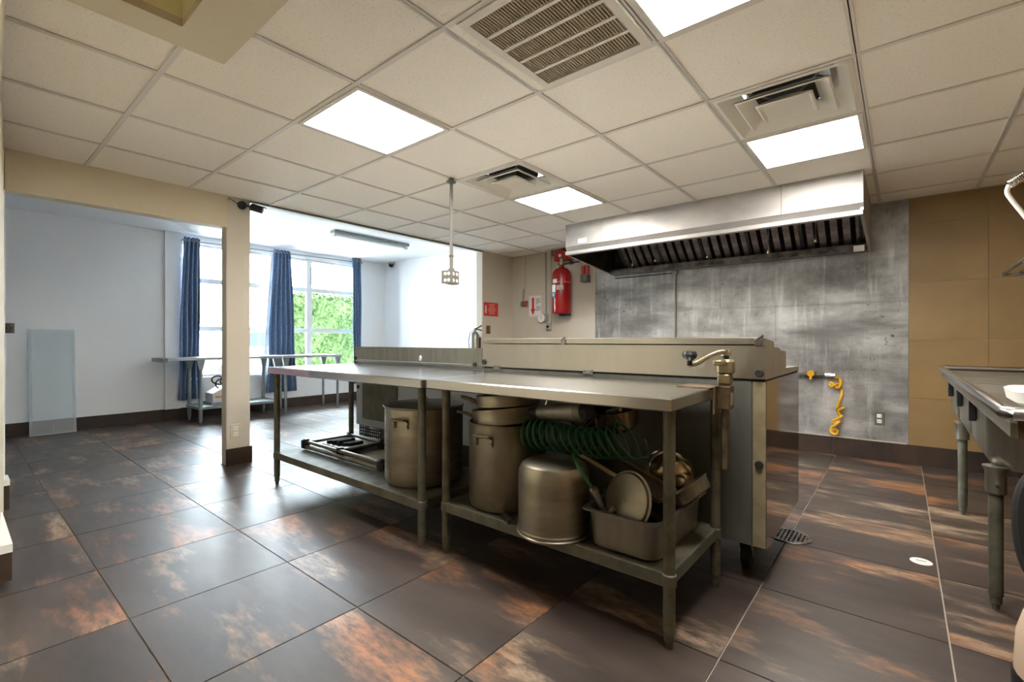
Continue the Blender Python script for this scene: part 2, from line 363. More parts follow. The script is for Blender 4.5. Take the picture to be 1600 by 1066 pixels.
# ---------------------------------------------------------------- walls
def wall(name, label, b, m):
    o = b.build(name, m); return tag(o, label, kind='structure')
wb = wall('wall_back', 'kitchen back wall, cream painted, part steel clad and part tan tiled', MB().box(XO-.11, XW+.15, YB, YB+.15, 0, CZ+.33), M['offwhite'])
wr = wall('wall_right', 'tan tiled side wall behind the sink', MB().box(XW, XW+.15, YN, YB, 0, CZ+.33), M['tan'])
wall('wall_front', 'cream wall behind the camera', MB().box(-2.6, XW+.15, YN-.15, YN, 0, CZ+.33), M['cream'])
wn = struct('wall_near', 'cream partition wall at the left opening')
def skew(y0b, y1b, y0t, y1t, z0, z1): return MB().add([(-1.5,y0b,z0),(-4.46,y1b,z0),(-4.46,.09,z0),(-1.5,-.10,z0),(-1.5,y0t,z1),(-4.46,y1t,z1),(-4.46,.09,z1),(-1.5,-.10,z1)], [(0,1,2,3),(4,7,6,5),(0,4,5,1),(1,5,6,2),(2,6,7,3),(3,7,4,0)])
skew(.045,.237,.045,.237,0,1.70).build('lower_wall', M['cream'], wn)
skew(.045,.237,.130,.241,1.70,CZ+.33).build('upper_wall', M['cream'], wn)
wall('wall_side', 'cream wall closing the area behind the camera', MB().box(-2.65, -2.5, YN-.15, .05, 0, CZ+.33), M['cream'])
# dividing wall: beam, column, header, end pier
wl = struct('wall_left', 'cream dividing wall with column and wide openings to the white room')
MB().box(XO-.11, XO, .10, 1.50, 2.005, FZ+.1).build('beam', M['cream'], wl)
MB().box(XO-.11, XO, 1.50, 1.68, 0, FZ+.1).build('column', M['offwhite'], wl)
MB().box(XO-.112, XO-.108, .10, 1.68, 2.005, FZ+.1).build('rear_face', M['white'], wl)
MB().box(XO-.104, XO-.004, 1.496, 1.5005, 0, 2.005).build('reveal', M['offwhite'], wl)
MB().box(XO-.10, XO-.01, 1.68, 4.62, CZ-.004, FZ+.1).build('header', M['white'], wl)
MB().box(XO-.012, XO+.01, 1.68, 4.62, CZ-.012, CZ+.012).build('edge_trim', M['galv'], wl)
MB().box(XO-.11, XO, 4.62, YB, 0, FZ+.1).build('end_pier', M['offwhite'], wl)
MB().box(XO-.11, XO-.004, 4.614, 4.6205, 0, CZ).build('reveal', M['offwhite'], wl)
# column skirting
bc = struct('baseboard_column', 'brown tile skirting around the column foot')
MB().box(XO, XO+.012, 1.49, 1.695, .001, .142).build('skirting_tile', M['base_tile'], bc)
MB().box(XO-.11, XO-.005, 1.488, 1.5, .001, .006).build('footing', M['galv'], bc)
bn = struct('baseboard_near', 'brown tile skirting with white cap on the near wall')
for xa, xb, ya in ((-2.92,-3.5,.178), (-4.28,-4.45,.250)):
    MB().box(xa, xb, ya-.06, ya, .03 if xa > -4 else .0, .150).build('skirting_tile', M['base_tile'], bn)
    MB().box(xa+.002, xb, ya-.06, ya+.002, .150, .185).build('cap', M['whitetrim'], bn)
# back wall skirting tiles
bb = struct('baseboard_back', 'brown tile skirting along the kitchen back wall')
xx = [XO, -3.82, -3.22, -2.63, -2.04, -1.445, -.85, -.49, .10, .69, XW]
for a, c in zip(xx, xx[1:]): MB().box(a+.001, c-.001, YB-.012, YB, .001, .165).build('skirting_tile', M['base_tile'], bb)
MB().box(-2.99, .036, YB-.016, YB-.002, .165, .173).build('bead', M['offwhite'], bb)
# steel cladding
for (x0, x1, z0, z1) in ((-2.985,-2.67,.175,1.40),(-2.668,-1.958,.175,1.40),(-1.956,-.96,.175,1.392),(-.958,.036,.175,1.392),(-2.985,-2.67,1.402,CZ),(-2.668,-1.958,1.402,CZ),(-1.956,-1.48,1.394,CZ),(-1.478,.036,1.394,CZ)):
    MB().box(x0+.0016, x1-.0016, YB-.006, YB-.001, z0, z1-.003, .0008).build('steel_panel', M['steelwall'], wb)
MB().box(-2.985, .036, YB-.0015, YB, .175, CZ).build('panel_backing', M['steelwall'], wb)
MB().box(.020, .046, YB-.010, YB, .175, CZ).build('edge_strip', M['steelwall'], wb)
zz = [.165,.565,1.055,1.545,2.035,CZ]; xt = [.047,.527,XW]
MB().box(.047, XW, YB-.004, YB, .165, CZ).build('grout_bed', M['tangrout'], wb)
for a, c in zip(xt, xt[1:]):
    for p, q in zip(zz, zz[1:]): MB().box(a+.0012, c-.0012, YB-.009, YB-.003, p+.0012, q-.0012).build('wall_tile', M['tan'], wb)

# ---------------------------------------------------------------- front (white) room
wall('wall_far', 'white end wall of the window room', MB().box(XL-.15, XO-.11, YB, YB+.15, 0, FZ+.1), M['white'])
wall('wall_outer', 'white side wall of the window room', MB().box(XL-.15, XL, YNL, 1.83, 0, FZ+.1), M['white'])
ww = struct('wall_window', 'white window wall with pilaster and low sill')
WY0, WY1, WZ0, WZ1 = 2.02, 4.74, .55, 2.40
MB().box(XL-.15, XL+.045, 1.83, 2.005, 0, FZ+.1).build('pilaster', M['white'], ww)
MB().box(XL-.15, XL, 2.005, YB, 0, WZ0).build('sill_wall', M['white'], ww)
MB().box(XL-.15, XL, 2.005, YB, WZ1, FZ+.1).build('lintel', M['white'], ww)
MB().box(XL-.15, XL, WY1, YB, WZ0, WZ1).build('end_panel', M['white'], ww)
MB().box(XL-.15, XL, 2.005, WY0, WZ0, WZ1).build('jamb', M['white'], ww)
wall('wall_left_end', 'white end wall of the window room on the door side', MB().box(XL-.15, XO-.11, YNL-.15, YNL, 0, FZ+.1), M['white'])
wall('wall_left_return', 'white partition between rooms', MB().box(XO-.11, XO-.0, YNL-.15, .235, 0, FZ+.1), M['white'])
wall('ceiling_window_room', 'smooth white ceiling of the window room', MB().box(XL-.15, XO-.09, YNL-.15, YB+.15, FZ, FZ+.12), M['white'])
bl = struct('baseboard_left', 'brown tile skirting in the window room')
y = YNL
while y < YB-.01:
    y2 = min(y+.594, YB); dx = .045 if False else 0
    MB().box(XL, XL+.012, y+.001, y2-.001, .001, .148).build('skirting_tile', M['base_tile'], bl); y = y2
MB().box(XL+.045, XL+.057, 1.815, 2.02, .001, .148).build('skirting_tile', M['base_tile'], bl)
x = XL
while x < XO-.12:
    x2 = min(x+.594, XO-.11); MB().box(x+.001, x2-.001, YB-.012, YB, .001, .148).build('skirting_tile', M['base_tile'], bl); x = x2
wi = struct('window_1', 'large white framed shop window with many panes')
ym = [WY0, 2.62, 3.26, 3.83, WY1]; zm = [WZ0, 1.225, 1.895, WZ1]; fx0, fx1 = XL-.11, XL-.05
for k, yv in enumerate(ym):
    w = .045 if 0 < k < 4 else .035
    MB().box(fx0, fx1, yv-w, yv+w, WZ0, WZ1, .004).build('mullion', M['whitetrim'], wi)
for k, zv in enumerate(zm):
    MB().box(fx0+.004, fx1-.004, WY0, WY1, zv-.035, zv+.035, .004).build('transom', M['whitetrim'], wi)
for a, c in zip(ym, ym[1:]):
    for p, q in zip(zm, zm[1:]): MB().box(XL-.083, XL-.079, a+.03, c-.03, p+.025, q-.025).build('pane', M['glass'], wi)
MB().box(XL-.04, XL+.06, 2.0, 4.76, WZ0-.03, WZ0).build('sill', M['whitetrim'], wi)
MB().box(XL-.048, XL-.044, 3.845, 3.86, 1.98, 2.27).build('pull_cord', M['greypl'], wi)
# curtain rod and curtains
ro = thing('curtain_rod', 'thin grey curtain rod across the window', 'curtain rod', (XL+.09, 3.3, 2.405))
MB().cyl((XL+.09, 2.008, 2.40), (XL+.09, 4.735, 2.44), .009, n=10).build('rod', M['greypl'], ro)
for yv in (2.014, 4.727): MB().cyl((XL, yv, 2.40), (XL+.09, yv, 2.40+.04*(yv-2.03)/2.67), .006, n=8).build('bracket', M['greypl'], ro)
def curtain(label, y0t, y1t, y0b, y1b, zt, zb, folds):
    cx = XL+.09; nu, nv = 64, 24; vs = []; fs = []
    rt = thing('curtain', label, 'curtain', (cx, (y0b+y1b)/2, zb), 'blue window curtains')
    for v in range(nv+1):
        f = v/nv; e = f**.8
        for u in range(nu+1):
            a = u/nu; ya = y0t+(y1t-y0t)*a; yb = y0b+(y1b-y0b)*a
            yv = ya+(yb-ya)*e + .012*math.sin(9*f+5*a)*f
            amp = (.022+.020*f)*(1+.25*math.sin(7*a+3))
            vs.append((cx+amp*math.sin(2*PI*folds*a+.6*math.sin(3*f)), yv, zt+(zb-zt)*f+ (.006*math.sin(2*PI*folds*a) if v in (0, nv) else 0)))
    for v in range(nv):
        for u in range(nu):
            k = v*(nu+1)+u; fs.append((k, k+1, k+nu+2, k+nu+1))
    o = MB().add(vs, fs).build('drape', M['denim'], rt, 180)
    sm = o.modifiers.new('thick', 'SOLIDIFY'); sm.thickness = .004
    for k in range(int(folds)+1):
        a = min(.97, max(.03, k/folds)); yv = y0t+(y1t-y0t)*a
        MB().tube([(cx+.022*math.cos(q), yv+.006*math.sin(q), zt-.035+.022*math.sin(q)) for q in [2*PI*w/14 for w in range(14)]], .004, 6, True).build('grommet', M['chrome'], rt)
curtain('blue denim curtain hanging beside the pilaster', 2.03, 2.215, 1.96, 2.21, 2.445, .265, 4)
curtain('blue denim curtain bunched at the middle of the window, flaring downwards', 3.20, 3.45, 3.08, 3.54, 2.455, .265, 5)
curtain('narrow blue denim curtain next to the white end wall', 4.53, 4.70, 4.54, 4.70, 2.50, .30, 4)
# sheer strip beside middle curtain
sh = MB(); sh.add([(XL+.05,3.175,2.40),(XL+.05,3.20,2.40),(XL+.05,3.03,.35),(XL+.05,3.10,.35),(XL+.054,3.175,2.40),(XL+.054,3.20,2.40),(XL+.054,3.03,.35),(XL+.054,3.10,.35)], [(0,1,3,2),(4,6,7,5),(0,2,6,4),(1,5,7,3),(0,4,5,1),(2,3,7,6)])
tag(sh.build('sheer_curtain', M['paper']), 'white sheer strip hanging behind the middle denim curtain', 'curtain')
# leaning acrylic panel
ap = thing('acrylic_panel', 'frosted acrylic panel leaning against the white wall', 'panel', (XL+.16, .76, 0))
tilt = Matrix.Translation((XL+.17, 0, 0)) @ Matrix.Rotation(math.radians(-7.0), 4, 'Y')
MB(tilt).box(-.004, .004, .575, .955, .02, 1.19, .001).build('sheet', M['frost'], ap)
for ya in (.575, .93): MB(tilt).box(-.007, .007, ya, ya+.025, .004, 1.19).build('edge_channel', M['frost'], ap)
MB(tilt).box(-.008, .008, .575, .955, .004, .022).build('bottom_channel', M['greypl'], ap)
def plate(name, label, cat, axis, pos, a0, a1, z0, z1, m, kind='outlet', face=M['whitepl'], group=None):
    # axis 'x': plate on plane x=pos facing +x ; 'y': plane y=pos facing -y
    r = thing(name, label, cat, ((pos, (a0+a1)/2, z0) if axis == 'x' else ((a0+a1)/2, pos, z0)), group)
    def bx(u0, u1, w0, w1, d0, d1, bev=0):
        return MB().box(pos+d0, pos+d1, u0, u1, w0, w1, bev) if axis == 'x' else MB().box(u0, u1, pos-d1, pos-d0, w0, w1, bev)
    bx(a0, a1, z0, z1, -.002, .006, .0015).build('plate', m, r)
    w = a1-a0; h = z1-z0; ca = (a0+a1)/2
    if kind == 'outlet':
        for k in (.3, .7):
            zc = z0+h*k
            bx(ca-w*.24, ca+w*.24, zc-h*.14, zc+h*.14, .005, .009, .001).build('socket', face, r)
            for s in (-1, 1): bx(ca+s*w*.10-w*.02, ca+s*w*.10+w*.02, zc-h*.05, zc+h*.07, .0085, .0097).build('slot', M['ink'], r)
    elif kind == 'switch':
        for s in (-.22, .22): bx(ca+s*w-w*.05, ca+s*w+w*.05, z0+h*.38, z0+h*.62, .005, .016).build('toggle', M['black'], r)
    elif kind == 'rocker':
        bx(ca-w*.25, ca+w*.25, z0+h*.25, z0+h*.75, .005, .010).build('rocker', face, r)
    return r
plate('switch_plate', 'grey metal double switch plate on the white wall', 'switch', 'x', XL, .385, .475, 1.135, 1.245, M['greybox'], 'switch')
plate('wall_outlet', 'white duplex outlet low on the column', 'outlet', 'x', XO, 1.525, 1.605, .225, .345, M['offwhite'])
plate('wall_outlet', 'steel duplex outlet on the stained steel wall', 'outlet', 'y', YB-.006, -.185, -.115, .31, .425, M['ssdull'])
plate('wall_outlet', 'white outlet on the bright end wall beyond the counter', 'outlet', 'y', YB, -6.42, -6.33, 1.06, 1.18, M['whitetrim'], face=M['whitetrim'])
plate('wall_outlet', 'white outlet on the bright end wall nearest the small extinguisher', 'outlet', 'y', YB, -5.52, -5.43, 1.06, 1.18, M['whitetrim'], face=M['whitetrim'])
plate('switch_plate', 'brown switch plate under the red sign', 'switch', 'x', XO, 4.69, 4.77, 1.15, 1.26, M['rustbar'], 'rocker', M['rustbar'])
# front room tube light
tl = thing('tube_light', 'unlit strip light fixture on the white ceiling', 'ceiling light', (-5.72, 3.8, FZ))
MB().box(-5.78, -5.66, 3.22, 4.42, FZ-.035, FZ, .004).build('tray', M['galvblue'], tl)
MB().cyl((-5.72, 3.26, FZ-.055), (-5.72, 4.38, FZ-.055), .016, n=12).build('tube', M['whitetrim'], tl)
for yv in (3.23, 4.39): MB().box(-5.745, -5.695, yv, yv+.025, FZ-.08, FZ-.03).build('socket', M['whitepl'], tl)
# small dome camera
dc = thing('dome_camera', 'small dark dome camera high on the white end wall', 'security camera', (-7.2, YB, 2.40))
MB().lathe([(0,0),(.045,0),(.045,.02),(.04,.03),(0,.03)], (-7.20, YB-.05, 2.455), 18).build('base', M['greypl'], dc)
MB().lathe([(0,-.055),(.02,-.05),(.038,-.03),(.042,0),(0,0)], (-7.20, YB-.05, 2.455), 18).build('dome', M['black'], dc)
MB().box(-7.215, -7.185, YB-.05, YB, 2.46, 2.49).build('bracket', M['greypl'], dc)
# bullet camera on column
bcm = thing('bullet_camera', 'black bullet security camera mounted at the column top', 'security camera', (XO, 1.62, 2.2))
MB().cyl((XO, 1.615, 2.212), (XO+.022, 1.615, 2.212), .036, .033, 20).build('mount', M['black'], bcm)
MB().tube([(XO+.02,1.615,2.212),(XO+.05,1.64,2.205),(XO+.065,1.665,2.197)], .008, 8).build('arm', M['black'], bcm)
p0 = Vector((XO+.050,1.665,2.20)); dr = Vector((.45,.80,-.22)).normalized()
MB().cyl(p0, p0+dr*.095, .027, n=18).build('body', M['black'], bcm)
MB().cyl(p0+dr*.095, p0+dr*.098, .022, n=18).build('lens', M['greypl'], bcm)
q = dr.to_track_quat('Z', 'Y').to_matrix().to_4x4()
MB(Matrix.Translation(p0) @ q).box(-.028, .028, .020, .030, .01, .12, .003).build('visor', M['black'], bcm)
MB().tube([(XO+.003,1.585,2.215),(XO+.006,1.55,2.235),(XO+.006,1.515,2.25),(XO+.004,1.505,2.238)], .003, 6).build('cable', M['rubber'], bcm)

# window tables
def leg(b_parent, x, y, z1, m, r=.021, z0=0.0, name='leg', gus=None):
    l = MB().lathe([(0,.055),(r,.055),(r,z1),(0,z1)], (x,y,z0), 16).build(name, m, b_parent)
    MB().lathe([(0,0),(.011,0),(.013,.018),(r*.85,.024),(r*.85,.05),(r*.98,.056),(0,.056)], (x,y,z0), 14).build('foot', m, l)
    return l
wt = thing('work_table', 'galvanised work table with a lower shelf under the window by the pilaster', 'table', (-7.1, 2.5, 0), 'tables under the window')
MB().box(-7.32, -6.80, 1.70, 3.06, .805, .84, .004).build('tabletop', M['palesteel'], wt)
MB().box(-7.32, -6.82, 1.66, 1.70, .79, .835).build('end_cap', M['galvblue'], wt)
for xx_ in (-7.285, -6.85):
    for yv in (2.06, 3.0):
        MB().prism([(yv-.05,.805),(yv+.05,.805),(yv+.022,.68),(yv-.022,.68)], 'x', xx_-.02, xx_+.02).build('gusset', M['galvblue'], wt)
        leg(wt, xx_, yv, .70, M['galvblue'], .022)
MB().box(-7.31, -6.83, 2.03, 3.03, .175, .21, .003).build('lower_shelf', M['galvblue'], wt)
wt2 = thing('work_table', 'galvanised work table without a shelf under the window by the narrow curtain', 'table', (-7.1, 3.5, 0), 'tables under the window')
MB().box(-7.32, -6.80, 3.075, 3.99, .805, .84, .004).build('tabletop', M['palesteel'], wt2)
for xx_, ys in ((-7.29, (3.25, 3.94)), (-6.85, (3.13, 3.94))):
    for yv in ys:
        MB().prism([(yv-.05,.805),(yv+.05,.805),(yv+.022,.68),(yv-.022,.68)], 'x', xx_-.02, xx_+.02).build('gusset', M['galvblue'], wt2)
        leg(wt2, xx_, yv, .70, M['galvblue'], .018)
# box with black cable on the shelf
bx_ = thing('machine_box', 'small grey box with an orange stripe on the window table shelf', 'box', (-7.05, 2.42, .21))
MB().prism([(2.22,.21),(2.62,.21),(2.62,.44),(2.36,.44),(2.22,.36)], 'x', -7.20, -6.92).build('body', M['card'], bx_)
MB().box(-6.922, -6.915, 2.25, 2.60, .30, .325).build('stripe', M['orange'], bx_)
MB().box(-7.22, -6.90, 2.20, 2.64, .21, .245).build('base', M['galvblue'], bx_)
pts = []
for k in range(60):
    a = k/59*2*PI*3.2; rr = .075+.015*math.sin(a*.7)
    pts.append((-7.03+.04*math.sin(a*.33)+.01*k/59, 2.30+rr*math.cos(a)*1.05+.0025*k, .50+rr*math.sin(a)*.75+.03*math.sin(a*.4)))
tag(MB().tube(pts, .009, 7).build('cable_coil', M['rubber']), 'black cable coil lying on the grey box', 'cable')

# ---------------------------------------------------------------- outside
tag(MB().box(-30, XL-.15, -18, 26, -.25, -.12).build('ground', M['pave']), 'pale paving outside the window', kind='structure')
hd = thing('hedge', 'sunlit green leafy hedge outside the window', 'hedge', (-10.4, 6.2, -.12))
MB().box(-10.9, -10.15, 4.75, 8.2, -.12, 2.0, .05).build('core', M['hedge'], hd)
vs = []; fs = []
for k in range(5200):
    y = random.uniform(4.55, 8.3); z = random.uniform(-.1, 2.12); x = -10.12+random.uniform(-.10,.10)+.08*math.sin(5*y)*math.sin(4*z)
    if random.random() < .15: x = random.uniform(-10.9,-10.1); z = 2.02+random.uniform(-.05,.12)
    s = random.uniform(.035,.07); a = Vector((random.gauss(0,1), random.gauss(0,1), random.gauss(0,1))).normalized(); w = a.orthogonal().normalized(); c = Vector((x,y,z)); n0 = len(vs)
    vs += [tuple(c-a*s), tuple(c+w*s*.45+a.cross(w)*.008), tuple(c+a*s), tuple(c-w*s*.45+a.cross(w)*.008)]; fs += [(n0,n0+1,n0+2),(n0,n0+2,n0+3)]
tag(MB().add(vs, fs).build('foliage', M['hedge'], hd), kind='stuff')
bu = thing('building', 'pale stucco building with dark windows across the street', 'building', (-22, 5, -.12))
MB().box(-24, -22, -8, 20, -.12, 5.5).build('wall', M['stucco'], bu)
for yv, z0, z1 in ((6.25, 1.75, 2.15), (6.25, .55, 1.35), (11.2, 1.5, 2.0), (3.2, 1.75, 2.15)):
    w = MB().box(-22.0, -21.96, yv, yv+.42, z0, z1).build('window', M['carglass'], bu)
    MB().box(-22.02, -21.94, yv-.06, yv+.48, z0-.06, z0).build('window_sill', M['stucco'], w)
car = thing('parked_car', 'white car parked outside in front of the pale building', 'car', (-14.5, 6.1, -.12))
MB().prism([(-.1,.25),(4.2,.25),(4.2,.85),(3.4,.98),(2.6,1.48),(.9,1.50),(.3,1.0),(-.1,.9)], 'x', -15.3, -13.6, M=Matrix.Translation((0,4.0,-.12))).build('body', M['carwhite'], car)
MB().prism([(.55,1.02),(2.95,1.02),(2.5,1.40),(1.0,1.42)], 'x', -13.605, -13.59, M=Matrix.Translation((0,4.0,-.12))).build('side_window', M['carglass'], car)
for yv in (.75, 3.45): MB().cyl((-13.75, 4+yv, .19), (-13.57, 4+yv, .19), .31, n=22).build('wheel', M['rubber'], car)

# ---------------------------------------------------------------- hood
HX0, HX1, HY0 = -2.715, -.207, 4.15
ho = thing('exhaust_hood', 'long stainless kitchen exhaust hood on the steel clad wall', 'exhaust hood', ((HX0+HX1)/2, 4.7, 1.85))
sx = [HX0, -2.29, -.72, HX1]
for a, c in zip(sx, sx[1:]): MB().box(a+.001, c-.001, HY0, HY0+.02, 2.035, CZ+.02, .001).build('front_panel', M['hood'], ho)
MB().prism([(HY0,2.035),(HY0+.034,2.035),(HY0+.042,1.985),(HY0+.034,1.985)], 'x', HX0, HX1).build('lower_band', M['hood'], ho)
MB().box(HX0, HX1, HY0-.008, HY0+.042, 1.948, 1.986, .004).build('lip', M['hood'], ho)
for xa in (HX0, HX1-.02): MB().prism([(HY0+.02,1.95),(YB-.006,1.845),(YB-.006,CZ+.02),(HY0+.02,CZ+.02)], 'x', xa, xa+.02).build('end_panel', M['hood'], ho)
for xa in (HX0+.0205, HX1-.0215): MB().prism([(HY0+.025,1.955),(YB-.01,1.85),(YB-.01,CZ),(HY0+.025,CZ)], 'x', xa, xa+.001).build('inner_lining', M['grime'], ho)
MB().box(HX0+.02, HX1-.02, HY0+.02, YB-.006, CZ-.01, CZ+.02).build('top_panel', M['grime'], ho)
MB().box(HX0+.02, HX1-.02, HY0+.035, HY0+.042, 2.03, CZ-.01).build('front_lining', M['grime'], ho)
MB().box(HX0+.02, HX1-.02, YB-.03, YB-.008, 1.845, CZ-.01).build('rear_panel', M['grime'], ho)
MB().box(HX0+.02, HX1-.02, YB-.16, YB-.03, 1.845, 1.905, .006).build('grease_trough', M['baffle'], ho)
nb = 25; bm_ = MB().prism([(-.027,0),(.027,0),(.018,.03),(-.018,.03)], 'z', 0, .42).mesh('baffle', M['baffle'])
for k in range(nb):
    o = inst('baffle', bm_, (HX0+.25+(HX1-HX0-.32)*k/(nb-1), YB-.10, 1.90), ho); o.rotation_euler = (math.radians(48), 0, 0)
for k in range(6):
    xk = HX0+.22+(HX1-HX0-.28)*k/5
    b = MB(Matrix.Translation((xk, YB-.095, 1.90)) @ Matrix.Rotation(math.radians(48), 4, 'X')).box(-.014,.014,-.012,.03,0,.42); b.build('filter_frame', M['grime'], ho)
# suppression pipe with drop nozzles
b = MB().cyl((HX0+.1, 4.62, 2.10), (HX1-.1, 4.62, 2.10), .012, n=10); b.build('suppression_pipe', M['grime'], ho)
for xk, yk, zb in ((-2.18, 4.62, 1.84), (-1.93, 4.62, 1.86), (-1.42, 4.62, 1.84), (-.90, 4.62, 1.82), (-.55, 4.62, 1.87)):
    d = MB().cyl((xk, yk, zb+.03), (xk, yk, 2.10), .006, n=8).build('drop_pipe', M['baffle'], ho)
    MB().lathe([(0,0),(.009,0),(.013,.012),(.010,.03),(.007,.035),(0,.035)], (xk,yk,zb), 10).build('nozzle', M['brass'], d)
jb = MB().box(-.315, -.235, YB-.35, YB-.27, 1.80, 1.86, .006).build('junction_box', M['greybox'], ho)
MB().box(-.312, -.238, YB-.353, YB-.349, 1.805, 1.855).build('cover', M['whitepl'], jb)
MB().cyl((-.275, YB-.31, 1.86), (-.275, YB-.31, 1.93), .010, n=8).build('stem', M['grime'], jb)
# hood stickers
for x0, x1, z0, z1, nm in ((-.40,-.30,2.055,2.125,'notice_sticker'), (-2.56,-2.46,2.055,2.10,'warning_sticker')):
    st = MB().box(x0, x1, HY0-.0015, HY0, z0, z1).build(nm, M['paper'], ho)
    b = MB()
    for r in range(3):
        for c_ in range(3):
            if random.random() < .75: b.box(x0+.006+c_*.032, x0+.024+c_*.032, HY0-.002, HY0-.0014, z0+.008+r*.018, z0+.013+r*.018)
    b.build('print', M['greypl'], st)

# wall pipes on the steel cladding
wp = thing('wall_conduit', 'thin steel conduit with corner fitting on the steel clad wall', 'pipe', (-1.95, YB-.02, 1.0))
MB().tube([(-1.955, YB-.02, .9), (-1.955, YB-.02, 1.80)], .010, 10).build('upright', M['ssdull'], wp)
MB().tube([(-1.955, YB-.02, 1.815), (-2.70, YB-.02, 1.815)], .006, 8).build('branch', M['grime'], wp)
MB().cyl((-1.955, YB-.006, 1.815), (-1.955, YB-.045, 1.815), .026, n=14).build('fitting', M['ssdull'], wp)
gp = thing('gas_pipe', 'steel gas pipe with yellow valve along the steel clad wall', 'pipe', (-.65, YB-.05, .73))
MB().cyl((-1.1, YB-.05, .735), (-.50, YB-.05, .735), .013, n=12).build('pipe', M['galv'], gp)
MB().cyl((-.545, YB-.05, .735), (-.47, YB-.05, .735), .019, n=8).build('coupling', M['chrome'], gp)
va = MB().cyl((-.70, YB-.05, .735), (-.61, YB-.05, .735), .024, n=12).build('valve_body', M['rustbar'], gp)
MB().lathe([(0,0),(.030,0),(.030,.008),(0,.008)], n=16, M=Matrix.Translation((-.655, YB-.075, .745)) @ Matrix.Rotation(PI/2, 4, 'X')).box(-.664,-.646, YB-.088, YB-.078, .69, .74).build('valve_handle', M['yellow'], va)
for xk in (-.9, -.53): MB().box(xk-.008, xk+.008, YB-.05, YB-.006, .728, .742).build('clip', M['galv'], gp)
hp = [(1304,589),(1312,592),(1314,600),(1309,606),(1300,598),(1297,600),(1300,604),(1308,600),(1314,606),(1316,614),(1313,624),(1309,636),(1308,640),(1317,639),(1318,638),(1311,641),(1313,650),(1316,650),(1310,654),(1302,658),(1304,661),(1312,659),(1306,664),(1300,668),(1299,675),(1305,679),(1309,675),(1306,671),(1302,672)]
f_ = 733.16; yw = math.radians(39.693); FW = Vector((-math.sin(yw), math.cos(yw), 0)); RT = Vector((math.cos(yw), math.sin(yw), 0))
def on_y(u, v, Y):
    d = FW+RT*((u-800)/f_)+Vector((0,0,1))*((533-v)/f_); return Vector((0,0,CAM_H))+d*(Y/d.y)
raw = [on_y(u, v, YB-.05+.022*math.sin(k*1.7)) for k, (u, v) in enumerate(hp)]
def smooth(P, n=6):
    out = []
    for i in range(len(P)-1):
        p0 = P[max(i-1,0)]; p1 = P[i]; p2 = P[i+1]; p3 = P[min(i+2,len(P)-1)]
        for k in range(n):
            t = k/n; out.append(.5*((2*p1)+(p2-p0)*t+(2*p0-5*p1+4*p2-p3)*t*t+(-p0+3*p1-3*p2+p3)*t*t*t))
    return out+[P[-1]]
tag(MB().tube(smooth(raw), .0125, 8).build('gas_hose', M['yellow']), 'yellow curly gas hose hanging from the pipe on steel wall', 'hose')

# ---------------------------------------------------------------- fire suppression on white back wall
ft = thing('suppression_tank', 'red fire suppression cylinder with labels on the back wall', 'fire extinguisher', (-3.40, YB-.14, 1.40))
tx, ty = -3.40, YB-.145
MB().lathe([(0,0),(.10,0),(.118,.012),(.122,.03),(.122,.50),(.112,.545),(.08,.585),(.035,.605),(.03,.64),(0,.64)], (tx,ty,1.40), 32).build('cylinder', M['red'], ft)
MB().lathe([(.1225,0),(.1245,0),(.1245,.022),(.1225,.022)], (tx,ty,1.795), 32).build('strap', M['redmat'], ft)
MB().box(tx-.03, tx+.10, ty-.02, ty+.07, 1.375, 1.405).build('foot_bracket', M['black'], ft)
MB().lathe([(0,0),(.028,0),(.032,.02),(.022,.05),(.022,.09),(0,.09)], (tx,ty,2.03), 14).build('valve', M['brass'], ft)
MB().cyl((tx-.055,ty,2.055), (tx,ty,2.055), .013, n=10).build('gauge_port', M['redmat'], ft)
def arc_label(a0, a1, z0, z1, m, nm, par, rr=.1235):
    vs = []; fs = []; n = 8
    for k in range(n+1):
        a = math.radians(a0+(a1-a0)*k/n)
        for z in (z0, z1):
            for r in (rr, rr+.001): vs.append((tx+r*math.cos(a), ty+r*math.sin(a), z))
    for k in range(n):
        p = 4*k; fs += [(p+1,p+5,p+7,p+3),(p,p+2,p+6,p+4),(p+2,p+3,p+7,p+6),(p,p+4,p+5,p+1)]
    fs += [(0,1,3,2),(4*n,4*n+2,4*n+3,4*n+1)]
    return MB().add(vs, fs).build(nm, m, par)
arc_label(-152, -96, 1.655, 1.775, M['paper'], 'paper_label', ft)
arc_label(-90, -45, 1.705, 1.765, M['greypl'], 'rating_label', ft)
arc_label(-118, -84, 1.795, 1.845, M['cyan'], 'inspection_tag', ft, .1255)
tg = arc_label(-128, -98, 1.60, 1.68, M['blue'], 'service_tag', ft, .1255)
arc_label(-122, -105, 1.625, 1.665, M['cyan'], 'tag_print', tg, .1268)
cb_ = thing('release_box', 'red fire suppression control box tucked against the hood', 'control box', (-3.45, YB-.07, 2.1))
MB().box(-3.53, -3.33, YB-.13, YB, 2.10, 2.235, .008).build('housing', M['red'], cb_)
MB().box(-3.34, -3.16, YB-.12, YB, 2.11, 2.165, .006).build('side_housing', M['red'], cb_)
MB().cyl((-3.43, YB-.13, 2.165), (-3.43, YB-.145, 2.165), .020, n=14).build('seal', M['whitepl'], cb_)
MB().cyl((-3.40, YB-.10, 2.235), (-3.40, YB-.10, CZ), .010, n=8).build('top_nipple', M['black'], cb_)
MB().tube([(-3.53,YB-.08,2.19),(-3.60,YB-.08,2.19),(-3.60,YB-.08,CZ)], .013, 8).build('elbow', M['galv'], cb_)
pp = thing('agent_pipe', 'black agent pipe running from the red cylinder to the hood', 'pipe', (-3.2, ty, 2.07))
